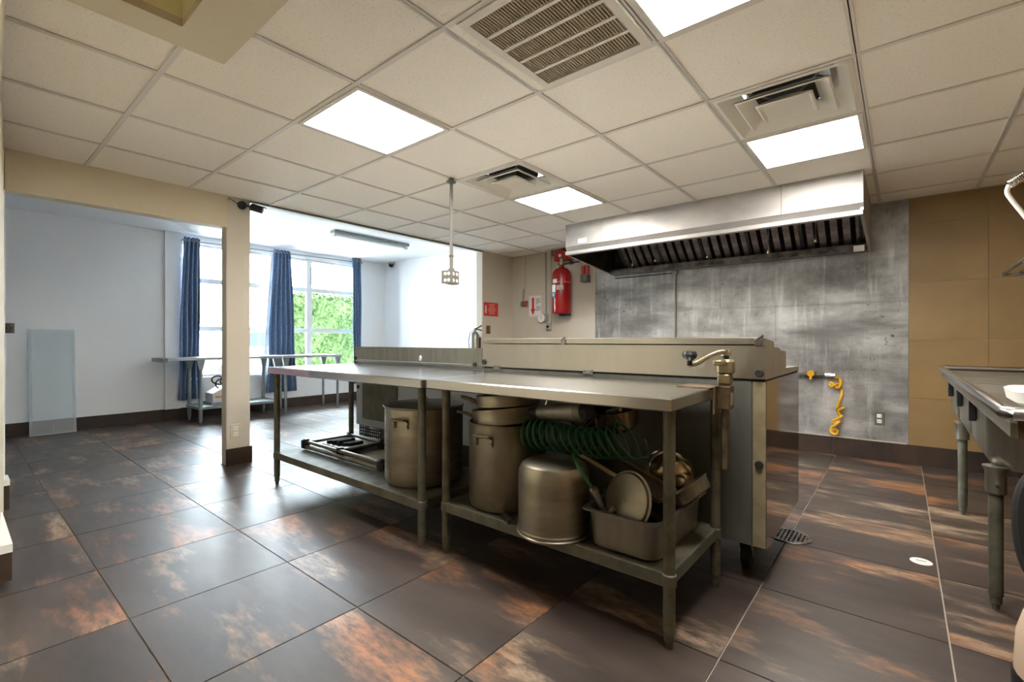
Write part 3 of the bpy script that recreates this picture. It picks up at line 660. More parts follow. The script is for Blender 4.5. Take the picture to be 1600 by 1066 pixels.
MB().tube([(-3.385,ty,2.045),(-3.25,ty,2.052),(-3.14,ty+.02,2.062),(-3.10,YB-.06,2.07)], .012, 8).build('pipe', M['black'], pp)
MB().cyl((-3.275,ty,2.051), (-3.225,ty,2.054), .022, n=10).build('union', M['black'], pp)
ab = thing('gas_shutoff_box', 'small red and grey shutoff box on the wall by the steel panels', 'control box', (-3.09, YB, 1.8))
MB().box(-3.15, -3.05, YB-.10, YB, 1.80, 1.895, .006).build('box', M['greybox'], ab)
MB().cyl((-3.125, YB-.055, 1.895), (-3.125, YB-.055, 2.01), .026, n=16).build('actuator', M['redmat'], ab)
MB().cyl((-3.070, YB-.055, 1.895), (-3.070, YB-.055, 2.03), .026, n=16).build('actuator', M['redmat'], ab)
MB().cyl((-3.10, YB-.055, 2.01), (-3.10, YB-.055, 2.10), .014, n=10).build('stem', M['brass'], ab)
# arrow sign
sg = thing('arrow_sign', 'white sign with a red down arrow and dashed border', 'sign', (-3.94, YB, 1.39))
MB().box(-4.05, -3.825, YB-.004, YB, 1.39, 1.69).build('board', M['paper'], sg)
b = MB()
for k in range(9):
    for z in (1.395, 1.68): b.box(-4.046+k*.0255, -4.034+k*.0255, YB-.0048, YB-.0038, z, z+.006)
for k in range(12):
    for x in (-4.047, -3.834): b.box(x, x+.006, YB-.0048, YB-.0038, 1.40+k*.024, 1.411+k*.024)
b.build('border', M['inkred'], sg)
MB().prism([(-3.992,1.655),(-3.952,1.655),(-3.952,1.50),(-3.930,1.50),(-3.972,1.41),(-4.014,1.50),(-3.992,1.50)], 'y', YB-.0052, YB-.0038).build('arrow', M['redsign'], sg)
b = MB()
for k, w in enumerate((.075,.06,.085,.07,.03,0,.08,.07,.085,.06)):
    if w: b.box(-3.92, -3.92+w, YB-.0048, YB-.0038, 1.635-k*.018, 1.642-k*.018)
b.build('print', M['ink'], sg)
rs = thing('red_sign', 'small red fire extinguisher sign on the cream pier', 'sign', (XO, 4.79, 1.39))
MB().box(XO, XO+.004, 4.645, 4.93, 1.392, 1.578).build('board', M['redsign'], rs)
MB().prism([(4.668,1.43),(4.69,1.43),(4.69,1.52),(4.684,1.54),(4.674,1.54),(4.668,1.52)], 'x', XO+.0038, XO+.0052).build('pictogram', M['paper'], rs)
b = MB()
for k, (a, w) in enumerate(((.0,.12),(.015,.09),(.0,.13),(-.02,.17),(.0,.12),(.01,.1))): b.box(XO+.0038, XO+.0048, 4.74+a, 4.74+a+w, 1.545-k*.024, 1.552-k*.024)
b.build('print', mat('sign_print', (.85,.5,.42), .6), rs)
# pull station, gauge, push button + conduits
ps = thing('pull_station', 'grey and red manual pull station by the arrow sign', 'pull station', (-4.13, YB, 1.55))
MB().box(-4.165, -4.095, YB-.045, YB, 1.54, 1.61, .006).build('box', M['greybox'], ps)
MB().box(-4.094, -4.062, YB-.03, YB, 1.535, 1.62, .004).build('handle', M['redmat'], ps)
MB().cyl((-4.12, YB-.012, 1.61), (-4.10, YB-.012, CZ), .006, n=8).build('conduit', M['offwhite'], ps)
MB().cyl((-4.14, YB-.02, 1.60), (-4.125, YB-.02, 1.79), .011, n=8).build('sleeve', M['greypl'], ps)
ga = thing('dial_timer', 'round white dial on a grey wall box', 'dial', (-3.77, YB, 1.31))
MB().box(-3.79, -3.71, YB-.05, YB, 1.315, 1.42, .006).build('box', M['greypl'], ga)
MB().cyl((-3.79, YB-.05, 1.365), (-3.79, YB-.062, 1.365), .058, n=24).build('dial', M['paper'], ga)
MB().box(-3.793, -3.787, YB-.064, YB-.062, 1.35, 1.405).build('pointer', M['greypl'], ga)
MB().cyl((-3.735, YB-.02, 1.42), (-3.742, YB-.02, CZ), .011, n=8).build('conduit', M['greypl'], ga)
pb = thing('push_button', 'square grey box with a black push button below the dial', 'switch', (-3.68, YB, 1.2))
MB().box(-3.725, -3.65, YB-.04, YB, 1.20, 1.295, .006).build('box', M['greypl'], pb)
MB().cyl((-3.69, YB-.04, 1.245), (-3.69, YB-.055, 1.245), .018, n=14).build('button', M['black'], pb)
MB().cyl((-3.655, YB-.015, 1.29), (-3.655, YB-.015, CZ), .008, n=8).build('conduit', mat('tan_conduit', (.5,.43,.33), .5), pb)
# portable extinguisher on the pier reveal
pe = thing('portable_extinguisher', 'small grey portable extinguisher with lavender tag on the opening reveal', 'fire extinguisher', (-4.42, 4.53, .88))
MB().lathe([(0,0),(.055,0),(.062,.01),(.062,.27),(.045,.31),(.02,.33),(.018,.36),(0,.36)], (-4.42,4.54,.85), 20).build('cylinder', M['ssdull'], pe)
MB().tube([(-4.43,4.54,1.21),(-4.40,4.57,1.225),(-4.36,4.62,1.262)], .008, 8).build('lever', M['black'], pe)
MB().tube([(-4.42,4.54,1.21),(-4.39,4.58,1.205),(-4.35,4.61,1.19)], .008, 8).build('handle', M['black'], pe)
MB().tube([(-4.42,4.54,1.20),(-4.46,4.49,1.17),(-4.475,4.475,1.05),(-4.46,4.475,.95)], .008, 8).build('hose', M['lav'], pe)
MB().box(-4.375, -4.372, 4.50, 4.58, .96, 1.08).build('label', M['ink'], pe)
MB().box(-4.45, -4.38, 4.60, 4.615, .93, 1.10).build('bracket', M['black'], pe)

# ---------------------------------------------------------------- hanging outlet drop
dx_, dy_ = -2.585, 2.405
dp = thing('outlet_drop', 'grey quad outlet box hanging from the ceiling on a conduit', 'outlet', (dx_, dy_, 1.47))
MB().cyl((dx_,dy_,1.57), (dx_,dy_,CZ), .0125, n=14).build('conduit', M['galvblue'] if False else M['greybox'], dp)
MB().cyl((dx_,dy_,1.675), (dx_,dy_,1.69), .0165, n=14).build('collar', M['rustbar'], dp)
MB().lathe([(0,0),(.035,0),(.035,.008),(.018,.012),(.018,.03),(0,.03)], (dx_,dy_,CZ-.03), 14).build('ceiling_cup', M['greybox'], dp)
R_ = Matrix.Translation((dx_,dy_,1.525)) @ Matrix.Rotation(math.radians(12), 4, 'Z')
bo = MB(R_).box(-.032,.032,-.052,.052,-.052,.048,.008).build('box', M['greybox'], dp)
MB(R_).cyl((0,0,.045),(0,0,.065),.022,n=12).build('hub', M['greybox'], dp)
fp = MB(R_).box(.031,.034,-.05,.05,-.05,.046).build('faceplate', M['greybox'], dp)
fp2 = MB(R_).box(-.05,.05,-.0535,-.052,-.05,.046).build('side_faceplate', M['greybox'], dp)
for yv in (-.022,.022):
    for z in (-.026,.022):
        s_ = MB(R_).cyl((.033,yv,z),(.037,yv,z),.0135,n=14).build('socket', M['whitepl'], fp)
        s2 = MB(R_).cyl((yv*.7,-.053,z),(yv*.7,-.057,z),.012,n=14).build('socket', M['whitepl'], fp2)

# ---------------------------------------------------------------- kitchen prep tables
def prep_table(label, x0, x1, y0, y1, zt, zs, legs, lm, tinted_edge=False):
    t = thing('prep_table', label, 'table', ((x0+x1)/2, (y0+y1)/2, 0), 'stainless prep tables')
    MB().box(x0, x1, y0, y1, zt-.048, zt, .005).build('tabletop', M['sstop'], t)
    if tinted_edge: MB().box(x0-.0012, x0+.62, y0-.0012, y0+.0005, zt-.042, zt-.008).build('purple_edge_strip', M['purple'], t)  # thin purple strip along the left part of the tabletop front edge
    for (lx, ly) in legs: leg(t, lx, ly, zt-.04, lm, .0205)
    lx0, lx1 = min(l[0] for l in legs), max(l[0] for l in legs); ly0, ly1 = min(l[1] for l in legs), max(l[1] for l in legs)
    MB().box(lx0-.005, lx1+.005, ly0-.012, ly1+.012, zs-.004, zs, .001).build('lower_shelf', M['galvdirty'], t)
    b = MB().box(lx0+.01, lx1-.01, ly0-.016, ly0-.004, zs-.046, zs+.001, .002).box(lx0+.01, lx1-.01, ly1+.004, ly1+.016, zs-.046, zs+.001, .002)
    b.box(lx0-.010, lx0+.002, ly0+.01, ly1-.01, zs-.046, zs+.001, .002).box(lx1-.002, lx1+.010, ly0+.01, ly1-.01, zs-.046, zs+.001, .002)
    b.build('shelf_rim', M['galv'], t)
    for (lx, ly) in legs: MB().lathe([(.0206,0),(.025,.003),(.025,.040),(.0206,.044)], (lx,ly,zs-.044), 16).build('collar', lm, t)
    return t
t1 = prep_table('long stainless prep table beside the column', -3.585, -1.837, 1.505, 2.195, .86, .235, [(-3.53,1.55),(-1.885,1.55),(-3.49,2.13),(-1.885,2.13)], M['galv'], True)
t2 = prep_table('stainless prep table with can opener and loaded lower shelf', -1.834, -.585, 1.525, 2.175, .86, .255, [(-1.735,1.58),(-.612,1.58),(-.612,2.10),(-1.735,2.10)], M['galvdirty'])

# ---------------------------------------------------------------- refrigerated counter A
fa = thing('prep_refrigerator', 'stainless refrigerated prep counter with raised lid behind the prep tables', 'refrigerator', (-1.26, 2.6, 0))
AX0, AX1, AY0, AY1 = -2.08, -.44, 2.22, 3.03
MB().box(AX0, AX1-.002, AY0, AY1, .165, .878, .002).build('cabinet', M['fridgeback'], fa)
MB().box(AX1-.002, AX1, AY0, AY1-.005, .165, .878).build('side_panel', M['mirror'], fa)
MB().box(AX1-.052, AX1-.002, AY0-.006, AY0, .168, .876, .001).build('stile', M['stile'], fa)
MB().box(AX0+.004, AX1-.057, AY0-.006, AY0+.0, .168, .876, .001).build('rear_panel', M['fridgeback'], fa)
MB().box(AX0+.01, AX1-.004, AY0-.006, AY1-.01, .878, .887).build('gasket', M['rubber'], fa)
MB().prism([(AY0-.012,.887),(AY0-.012,1.030),(2.487,1.018),(2.525,1.006),(2.653,1.0),(2.653,.917),(AY1,.91),(AY1,.887)], 'x', AX0, AX1).build('pan_rail', M['ss'], fa)
ld = MB().prism([(AY0-.014,1.036),(AY0-.014,1.062),(AY0-.008,1.067),(2.479,1.047),(2.487,1.02),(2.44,1.022)], 'x', AX0+.004, AX1-.02).build('lid', M['ss'], fa)
for xk in (-1.46, AX1-.03): MB().box(xk-.012, xk+.018, AY0-.022, AY0-.012, 1.028, 1.058, .002).cyl((xk-.005,AY0-.018,1.055),(xk+.02,AY0-.018,1.075),.006,n=8).build('lid_hinge', M['baffle'], ld)
for xk in (-1.955, -1.30):
    h_ = MB().box(xk-.03, xk+.03, AY0-.016, AY0-.010, .872, .896, .001).build('hinge', M['ssdull'], fa)
    for s in (-.02,.02): MB().cyl((xk+s,AY0-.0155,.884),(xk+s,AY0-.018,.884),.003,n=8).build('screw', M['rubber'], h_)
for xk, zk, yk in ((AX0+.02,.915,AY0-.012), (AX1-.026,.912,AY0-.012), (AX1-.028,.522,AY0-.006), (AX0+.05,.70,AY0)):
    MB().cyl((xk,yk+.002,zk),(xk,yk-.012,zk),.018,.015,n=18).build('bumper', M['rubber'], fa)
for xk0 in (AX0+.12, AX1-.115):
    for yk in (AY0+.135, AY1-.12):
        xk = xk0-.09 if xk0 > -1 and yk > 2.6 else xk0
        c_ = MB().box(xk-.045, xk+.045, yk-.045, yk+.045, .155, .166).lathe([(0,0),(.03,0),(.03,.03),(0,.03)], (xk,yk,.125), 14).prism([(yk-.012,.13),(yk+.035,.13),(yk+.05,.045),(yk+.035,.045)], 'x', xk-.026, xk-.022).prism([(yk-.012,.13),(yk+.035,.13),(yk+.05,.045),(yk+.035,.045)], 'x', xk+.022, xk+.026).build('caster', M['ssdull'], fa)
        MB().cyl((xk-.018,yk+.04,.056),(xk+.018,yk+.04,.056),.056,n=22).build('wheel', M['rubber'], c_)
# ---------------------------------------------------------------- counter B
fb = thing('undercounter_unit', 'low steel undercounter unit with upturned back rail behind the long table', 'refrigerator', (-2.84, 2.6, 0))
BX0, BX1, BY0, BY1 = -3.60, -2.10, 2.235, 2.95
MB().box(BX0, BX1, BY0+.01, BY1, .34, .872, .003).build('cabinet', M['palesteel'], fb)
MB().box(BX0+.10, -3.02, BY0+.004, BY0+.012, .40, .85).build('rear_panel', M['galv'], fb)
MB().box(BX0, BX1, BY0-.005, BY1, .874, .892, .002).build('worktop', M['ss'], fb)
# rail with an oval hole
def rail_with_hole(x0, x1, z0, z1, ya, yb, cx, cz, rx, rz):
    n = 24; b = MB(); e = []
    for k in range(n):
        a = 2*PI*k/n+PI/4; e.append((cx+rx*math.cos(a), cz+rz*math.sin(a)))
    s = .03; sq = []
    for k in range(n):
        a = 2*PI*k/n+PI/4; c, d = math.cos(a), math.sin(a); m_ = max(abs(c), abs(d)); sq.append((cx+s*c/m_, (z0+z1)/2+(z1-z0)/2*d/m_))
    vs = [(p[0], y, p[1]) for y in (ya, yb) for p in sq+e]; N = 2*n; fs = []
    for k in range(n):
        k2 = (k+1) % n
        fs += [(k,k2,n+k2,n+k), (N+k,N+n+k,N+n+k2,N+k2), (n+k,n+k2,N+n+k2,N+n+k)]
    b.add(vs, fs); b.box(x0, cx-s, ya, yb, z0, z1).box(cx+s, x1, ya, yb, z0, z1).box(x0, x1, ya, yb+.02, z1-.001, z1+.004)
    return b
rail_with_hole(BX0, BX1, .895, .998, BY0-.012, BY0-.004, -2.72, .925, .017, .021).build('back_rail', M['ssdull'], fb)
MB().box(BX0, BX0+.012, BY0-.012, BY0+.03, .86, .998).build('rail_end', M['rustbar'], fb)
for xk, zk, yk in ((BX0+.03,.905,BY0-.012),(BX1-.06,.895,BY0-.012),(BX0+.035,.66,BY0+.01),(BX1-.06,.65,BY0+.01)):
    MB().cyl((xk,yk+.002,zk),(xk,yk-.010,zk),.015,n=16).build('bumper', M['rubber'], fb)
MB().box(-3.02, BX1-.03, BY0+.06, BY1-.02, .10, .34).build('compressor_base', M['black'], fb)
gx0, gx1, gz0, gz1 = BX0+.02, -3.28, .06, .335; b = MB()
for k in range(12): xk = gx0+(gx1-gx0)*k/11; b.box(xk-.0065, xk+.0065, BY0+.03, BY0+.036, gz0, gz1)
for k in range(12): zk = gz0+(gz1-gz0)*k/11; b.box(gx0, gx1, BY0+.0295, BY0+.0365, zk-.0065, zk+.0065)
b.build('vent_grille', M['black'], fb)
MB().box(-3.275, -3.20, BY0+.03, BY0+.09, .05, .34).build('base_post', M['ssdull'], fb)
for xk in (BX0+.05, BX1-.08):
    for yk in (BY0+.08, BY1-.08): MB().lathe([(0,0),(.02,0),(.022,.02),(.016,.03),(.016,.34),(0,.34)], (xk,yk,0), 14).build('leg', M['ssdull'], fb)
MB().box(-2.36, -2.22, BY0+.055, BY0+.0605, .115, .16).build('rating_plate', M['paper'], fb)

# ---------------------------------------------------------------- can opener at the table corner
cx_, cy_ = -.562, 2.03
cn = thing('can_opener', 'table mounted crank can opener clamped to the prep table end', 'can opener', (cx_, cy_, .86))
MB().box(-.72, -.583, cy_-.09, cy_+.05, .860, .864).build('base_plate', M['rustbar'], cn)
MB().box(-.585, -.578, cy_-.06, cy_+.055, .755, .866, .001).build('side_flange', M['brass'], cn)
MB().box(-.580, -.530, cy_-.028, cy_+.042, .772, .868, .004).build('shaft_holder', M['rustbar'], cn)
MB().box(-.5305, -.5285, cy_-.012, cy_+.022, .79, .84).build('name_plate', M['stile'], cn)
MB().box(-.565, -.545, cy_-.012, cy_+.032, .525, .80, .004).build('shaft', M['rustbar'], cn)
MB().box(-.580, -.532, cy_-.022, cy_+.036, .872, .915, .006).box(-.575, -.535, cy_-.012, cy_+.03, .862, .876, .003).build('blade_block', M['brass'], cn)
MB().box(-.585, -.527, cy_-.012, cy_+.052, .912, .975, .010).box(-.582, -.545, cy_-.075, cy_-.008, .952, .974, .005).build('gear_housing', M['brass'], cn)
MB().cyl((-.556, cy_+.018, .972), (-.556, cy_+.018, 1.0), .013, n=14).build('spindle', M['black'], cn)
cr = [(-.556,cy_+.03,1.003),(-.566,cy_-.03,1.004),(-.585,cy_-.10,.990),(-.608,cy_-.17,.966),(-.622,cy_-.215,.958)]
cp = smooth([Vector(p) for p in cr], 5)
MB().tube(cp, .009, 10).lathe([(0,-.013),(.019,-.013),(.019,.011),(0,.011)], (-.556,cy_+.02,1.003), 14).build('crank', M['brass'], cn)
kb = Vector(cr[-1])
MB().lathe([(0,0),(.011,0),(.010,.018),(.024,.030),(.028,.042),(.022,.055),(0,.060)], kb+Vector((0,-.004,-.002)), 18).build('knob', M['black'], cn)

# ---------------------------------------------------------------- pots
def handle(parent, c, r, ang, z, w=.085, drop=.05, out=.035, m=None):
    m = m or M['aludull']
    def P(da, rr, zz): a = ang+da; return Vector((c[0]+rr*math.cos(a), c[1]+rr*math.sin(a), zz))
    d = w/r/1.0
    pts = [P(-d/2, r+.004, z-drop), P(-d/2, r+.006, z-.012), P(-d/2*.9, r+out*.7, z-.001), P(-d/4, r+out, z), P(d/4, r+out, z), P(d/2*.9, r+out*.7, z-.001), P(d/2, r+.006, z-.012), P(d/2, r+.004, z-drop)]
    h_ = MB().tube(smooth(pts, 4), .0065, 8).build('handle', m, parent)
    for s in (-1, 1):
        for q_ in (.022, .045):
            p = P(s*d/2, r, z-q_); o_ = P(s*d/2, r+.013, z-q_); MB().cyl(p, o_, .007, n=10).build('rivet', M['alu'], h_)
def stockpot(label, c, r, z0, h, m, lid=False, ang=(), hz=.05):
    p = thing('stock_pot', label, 'pot', (c[0], c[1], z0))
    t = .004
    prof = [(0,0),(r-.03,0),(r-.008,.008),(r,.03),(r,h-.006),(r+.005,h-.003),(r+.005,h),(r-t,h),(r-t,.03),(r-.03,.006),(0,.006)]
    MB().lathe(prof, (*c, z0), 48).build('body', m, p)
    for a in ang: handle(p, c, r, a, z0+h-hz)
    if lid:
        l = MB().lathe([(0,.022),(r*.55,.019),(r-.02,.010),(r+.008,.006),(r+.010,.001),(r+.006,-.004),(r+.006,.0),(r-.02,.006),(0,.016)], (*c, z0+h), 48).build('lid', M['aludull'], p)
        MB().tube(smooth([Vector((c[0]-.05,c[1]+.02,z0+h+.018)), Vector((c[0]-.045,c[1]+.02,z0+h+.045)), Vector((c[0]+.045,c[1]-.02,z0+h+.045)), Vector((c[0]+.05,c[1]-.02,z0+h+.018))], 4), .006, 8).build('lid_handle', M['alu'], l)
    return p
va_ = math.atan2(-1.80, 2.19)
stockpot('very large lidded aluminium stock pot on the long table shelf', (-2.185,1.815), .228, .235, .438, M['alu'], True, (va_-.60, va_-.60+PI), .055)
va2 = math.atan2(-1.757, 1.5)
stockpot('tall worn aluminium stock pot holding nested pans', (-1.497,1.768), .188, .255, .405, M['aludull'], False, (va2-.62, va2-.62+PI), .045)
# nested pans in pot 2
for lab, rr, z0, hh, tx_, off in (('wide aluminium pan tilted on top of the worn stock pot', .165, .640, .085, 7, (0.01,.0)), ('upper aluminium pan in the nested stack below the tabletop', .150, .725, .065, 5, (.012,.0))):
    c = (-1.505+off[0], 1.765+off[1]); p = thing('saucepan', lab, 'pan', (c[0], c[1], z0))
    R2 = rotM((c[0],c[1],z0), 'Y', -tx_)
    MB(R2).lathe([(0,0),(rr-.012,0),(rr,.012),(rr+.004,hh),(rr+.001,hh),(rr-.004,.012),(rr-.014,.004),(0,.004)], (*c, z0), 40).build('body', M['alu'], p)
    a = va2-1.45
    MB(R2).tube([(c[0]+(rr)*math.cos(a), c[1]+rr*math.sin(a), z0+hh-.03),(c[0]+(rr+.03)*math.cos(a), c[1]+(rr+.03)*math.sin(a), z0+hh-.012),(c[0]+(rr+.075)*math.cos(a), c[1]+(rr+.075)*math.sin(a), z0+hh+.004)], .008, 8).build('handle', M['aludull'], p)
# inverted pot
ip = thing('upturned_pot', 'upturned aluminium pot with rounded base under the green hose', 'pot', (-1.122,1.625,.255))
MB().lathe([(.150,0),(.154,.004),(.154,.010),(.148,.014),(.148,.235),(.145,.262),(.132,.285),(.108,.298),(0,.303),(0,.297),(.105,.292),(.128,.280),(.140,.26),(.143,.235),(.143,.0)], (-1.122,1.625,.255), 48).build('body', M['alu'], ip)
MB().lathe([(.1485,0),(.152,.003),(.1485,.008)], (-1.122,1.625,.275), 48).build('bead', M['alu'], ip)
# dark handle poking over the shelf edge
tag(MB().tube([(-1.375,1.60,.2685),(-1.335,1.578,.2685),(-1.305,1.553,.270),(-1.285,1.533,.277)], [.012,.014,.014,.010], 8).build('pan_grip', M['black']), 'black plastic grip lying on the shelf edge by the upturned pot', 'handle')

# ---------------------------------------------------------------- green coil hose
hs = thing('coil_hose', 'green coiled water hose resting on the upturned pot', 'hose', (-1.05,1.70,.56))
A0, A1 = Vector((-1.275,1.65,.632)), Vector((-.86,1.84,.628)); pts = []; turns = 14; N = 14*20
for k in range(N+1):
    f = k/N; c = A0.lerp(A1, f)+Vector((0,-.045*math.sin(PI*f),.012*math.sin(PI*f*2)))
    a = 2*PI*turns*f; R = .056+.008*math.sin(7*f+1)+(.018*f)
    ax = (A1-A0).normalized(); s1 = Vector((-ax.y, ax.x, 0)); lean = -.05-.55*f; s1 = (s1*.86+ax*.50)
    pts.append(c+s1*(R*.95*math.cos(a))+Vector((0,0,1))*(R*math.sin(a))+ax*(R*lean*math.sin(a)))
zmin = min(p.z for p in pts); pts = [p+Vector((0,0,max(0, max(.5645, (.587-(p.x+1.05)*.364 if p.y > 1.70 and p.x > -1.075 else 0))-p.z))) for p in pts]
MB().tube(pts, .0062, 7).build('coil', M['green'], hs)
tp = smooth([Vector((-1.01,1.60,.60)), Vector((-.96,1.555,.565)), Vector((-.925,1.56,.52)), Vector((-.907,1.58,.48))], 5)
MB().tube(tp, .0068, 8).build('tail', M['green'], hs)
nz = MB().cyl((-.907,1.58,.485), (-.883,1.615,.40), .015, .011, 12).build('nozzle', M['ssdull'], hs)
MB().lathe([(0,0),(.017,0),(.017,.014),(0,.014)], n=12, M=Matrix.Translation((-.907,1.58,.475)) @ Matrix.Rotation(.4, 4, 'Y')).build('collar', M['brass'], nz)
MB().tube([(-.885,1.612,.41),(-.872,1.625,.385),(-.845,1.63,.41)], .010, 8).build('trigger', M['greypl'], nz)
# tapered tool on the coil
tb = thing('tapered_tool', 'grey tapered metal tool body with black ends lying on the green hose', 'tool', (-1.12,1.72,.72))
q0, q1 = Vector((-1.215,1.66,.738)), Vector((-1.01,1.635,.764)); d_ = (q1-q0).normalized()
MB().cyl(q0, q1, .031, .041, 22).build('housing', M['ssdull'], tb)
MB().cyl(q0-d_*.06, q0, .018, .030, 18).build('nose', M['black'], tb)
MB().cyl(q1, q1+d_*.035, .042, .0415, 22).build('band', M['galv'], tb)
MB().cyl(q1+d_*.035, q1+d_*.06, .039, .03, 18).build('end_cap', M['black'], tb)
MB().tube([q0+d_*.03+Vector((0,.0,.030)), q0+d_*.04+Vector((0,0,.052)), q0+d_*.075+Vector((0,0,.054)), q0+d_*.085+Vector((0,0,.034))], .004, 6).build('hook', M['chrome'], tb)
sb = thing('sauce_pan', 'shallow copper toned pan wedged behind the green hose', 'pan', (-1.10,2.0,.66))
MB().lathe([(0,0),(.10,0),(.118,.02),(.125,.10),(.121,.10),(.114,.022),(.10,.005),(0,.005)], (-1.03,1.98,.655), 32, M=rotM((-1.03,1.98,.655),'X',12)).build('body', M['bowl'], sb)
MB().tube([(-1.0,1.865,.735),(-.96,1.83,.748),(-.90,1.79,.765)], .009, 8).build('handle', M['brass'], sb)
MB().tube([(-1.10+.06*math.cos(q), 1.82+.02*math.sin(q), .71+.045*math.sin(q)) for q in [2*PI*k/20 for k in range(20)]], .007, 7, True).build('cord_loop', M['rubber'], sb)
# baking sheet + dark sheets
def sheet(label, c, hx, hy, ry, rx, m, edge, name='baking_sheet', group=None):
    p = thing(name, label, 'tray', c, group)
    Mx = Matrix.Translation(c) @ Matrix.Rotation(math.radians(ry), 4, 'Y') @ Matrix.Rotation(math.radians(rx), 4, 'X')
    MB(Mx).box(-hx, hx, -hy, hy, -.002, .0).build('base', m, p)
    MB(Mx).box(-hx, hx, -hy-.004, -hy, -.004, .012).box(-hx, hx, hy, hy+.004, -.004, .012).box(-hx-.004, -hx, -hy-.004, hy+.004, -.004, .012).box(hx, hx+.004, -hy-.004, hy+.004, -.004, .012).build('rim', edge, p)
sheet('brown baking sheet sloping from the upturned pot into the deep pan', (-.8775,1.80,.5033), .1836, .083, 20, 0, M['bakesheet'], M['sheetedge'])
sheet('upper dark sheet pan tilted in the deep steel pan', (-.816,1.80,.402), .125, .075, 15, 0, M['darkpan'], M['aludull'], 'sheet_pan', 'dark sheet pans in the deep pan')
sheet('lower dark sheet pan tilted in the deep steel pan', (-.803,1.80,.366), .1345, .075, 15, 0, M['darkpan'], M['aludull'], 'sheet_pan', 'dark sheet pans in the deep pan')
# hotel pan
hpn = thing('deep_steel_pan', 'deep rectangular steel pan full of bakeware on the lower shelf', 'pan', (-.80,1.83,.255))
c = (-.802, 1.832); z0 = .256
MB().loft([(*c,.120,.222,.04,z0),(*c,.135,.236,.05,z0+.010),(*c,.143,.244,.05,z0+.13),(*c,.146,.248,.05,z0+.145),(*c,.160,.262,.03,z0+.147),(*c,.161,.263,.03,z0+.143),(*c,.162,.264,.03,z0+.150),(*c,.144,.246,.05,z0+.150),(*c,.140,.241,.05,z0+.13),(*c,.132,.233,.05,z0+.013),(*c,.118,.22,.04,z0+.004)], True, True, 6).build('body', M['ssdull'], hpn, 50)
# round lid leaning in the pan
lm_ = Matrix.Translation((-.805,1.645,.443)) @ Vector((-.30,-.90,.30)).normalized().to_track_quat('Z','Y').to_matrix().to_4x4()
rl = thing('round_lid', 'round aluminium lid leaning in the deep steel pan', 'lid', (-.805,1.672,.33))
MB(lm_).lathe([(0,.006),(.092,.005),(.102,.002),(.107,-.006),(.115,-.008),(.115,-.011),(.105,-.010),(.098,-.001),(0,.002)], n=44).build('disc', M['aludull'], rl)
MB(lm_).lathe([(0,.004),(.006,.005),(.005,.010),(0,.012)], n=12).build('rivet', M['alu'], rl)
# bowl and cake pan
bwm = Matrix.Translation((-.768,2.014,.482)) @ Vector((-.526,.27,-.519)).normalized().to_track_quat('Z','Y').to_matrix().to_4x4()
bw = thing('mixing_bowl', 'shiny steel mixing bowl tipped over in the deep pan', 'bowl', (-.735,2.015,.40))
MB(bwm).lathe([(0,-.085),(.04,-.083),(.075,-.062),(.098,-.025),(.105,.015),(.112,.017),(.112,.020),(.102,.019),(.094,-.025),(.072,-.058),(.038,-.079),(0,-.081)], n=40).build('body', M['bowl'], bw)
ckm = Matrix.Translation((-.6405,1.877,.4535)) @ Vector((-.565,-.041,.679)).normalized().to_track_quat('Z','Y').to_matrix().to_4x4()
ck = thing('cake_pan', 'round grey cake pan standing on the rim of the deep pan', 'pan', (-.6405,1.877,.40))
MB(ckm).lathe([(0,-.022),(.073,-.022),(.078,-.018),(.088,.022),(.093,.023),(.093,.026),(.086,.025),(.075,-.016),(0,-.018)], n=40).build('body', M['aludull'], ck)

# ---------------------------------------------------------------- folded trolley frame on the long table shelf
fc = thing('folded_trolley', 'folded aluminium trolley frame with black joints lying on the long table shelf', 'trolley', (-2.97,1.9,.24))
z = .262
for yv, zz_ in ((1.735,.290),(1.725,.256),(2.09,.290),(2.10,.256)): MB().cyl((-3.45,yv,zz_),(-2.50,yv+.0,zz_),.013,n=12).build('side_rail', M['alu'], fc)
for xk in (-3.42,-3.0,-2.53): MB().cyl((xk,1.735,.290),(xk,2.09,.290),.011,n=10).build('cross_tube', M['alu'], fc)
for xk, yk in ((-3.45,1.73),(-2.50,1.73),(-3.45,2.095),(-2.50,2.095),(-3.0,1.745),(-3.0,2.08)):
    MB().box(xk-.022, xk+.022, yk-.022, yk+.022, .240, .312, .008).build('joint', M['black'], fc)
MB().box(-3.36,-3.06,1.80,2.06,.262,.282,.004).build('deck_plate', M['black'], fc)
MB().box(-2.94,-2.58,1.79,2.06,.240,.252,.002).build('tread_plate', M['stile'], fc)
for k in range(5): MB().box(-3.34+k*.055,-3.31+k*.055,1.83+.01*k,1.99,.278,.300+.006*(k%3),.005).build('clip', M['rubber'], fc)
MB().cyl((-2.49,1.715,.270),(-2.49,1.755,.270),.030,n=18).build('wheel', M['black'], fc)
MB().box(-3.475,-3.455,1.70,1.755,.245,.305,.004).build('end_cap', M['blue'], fc)

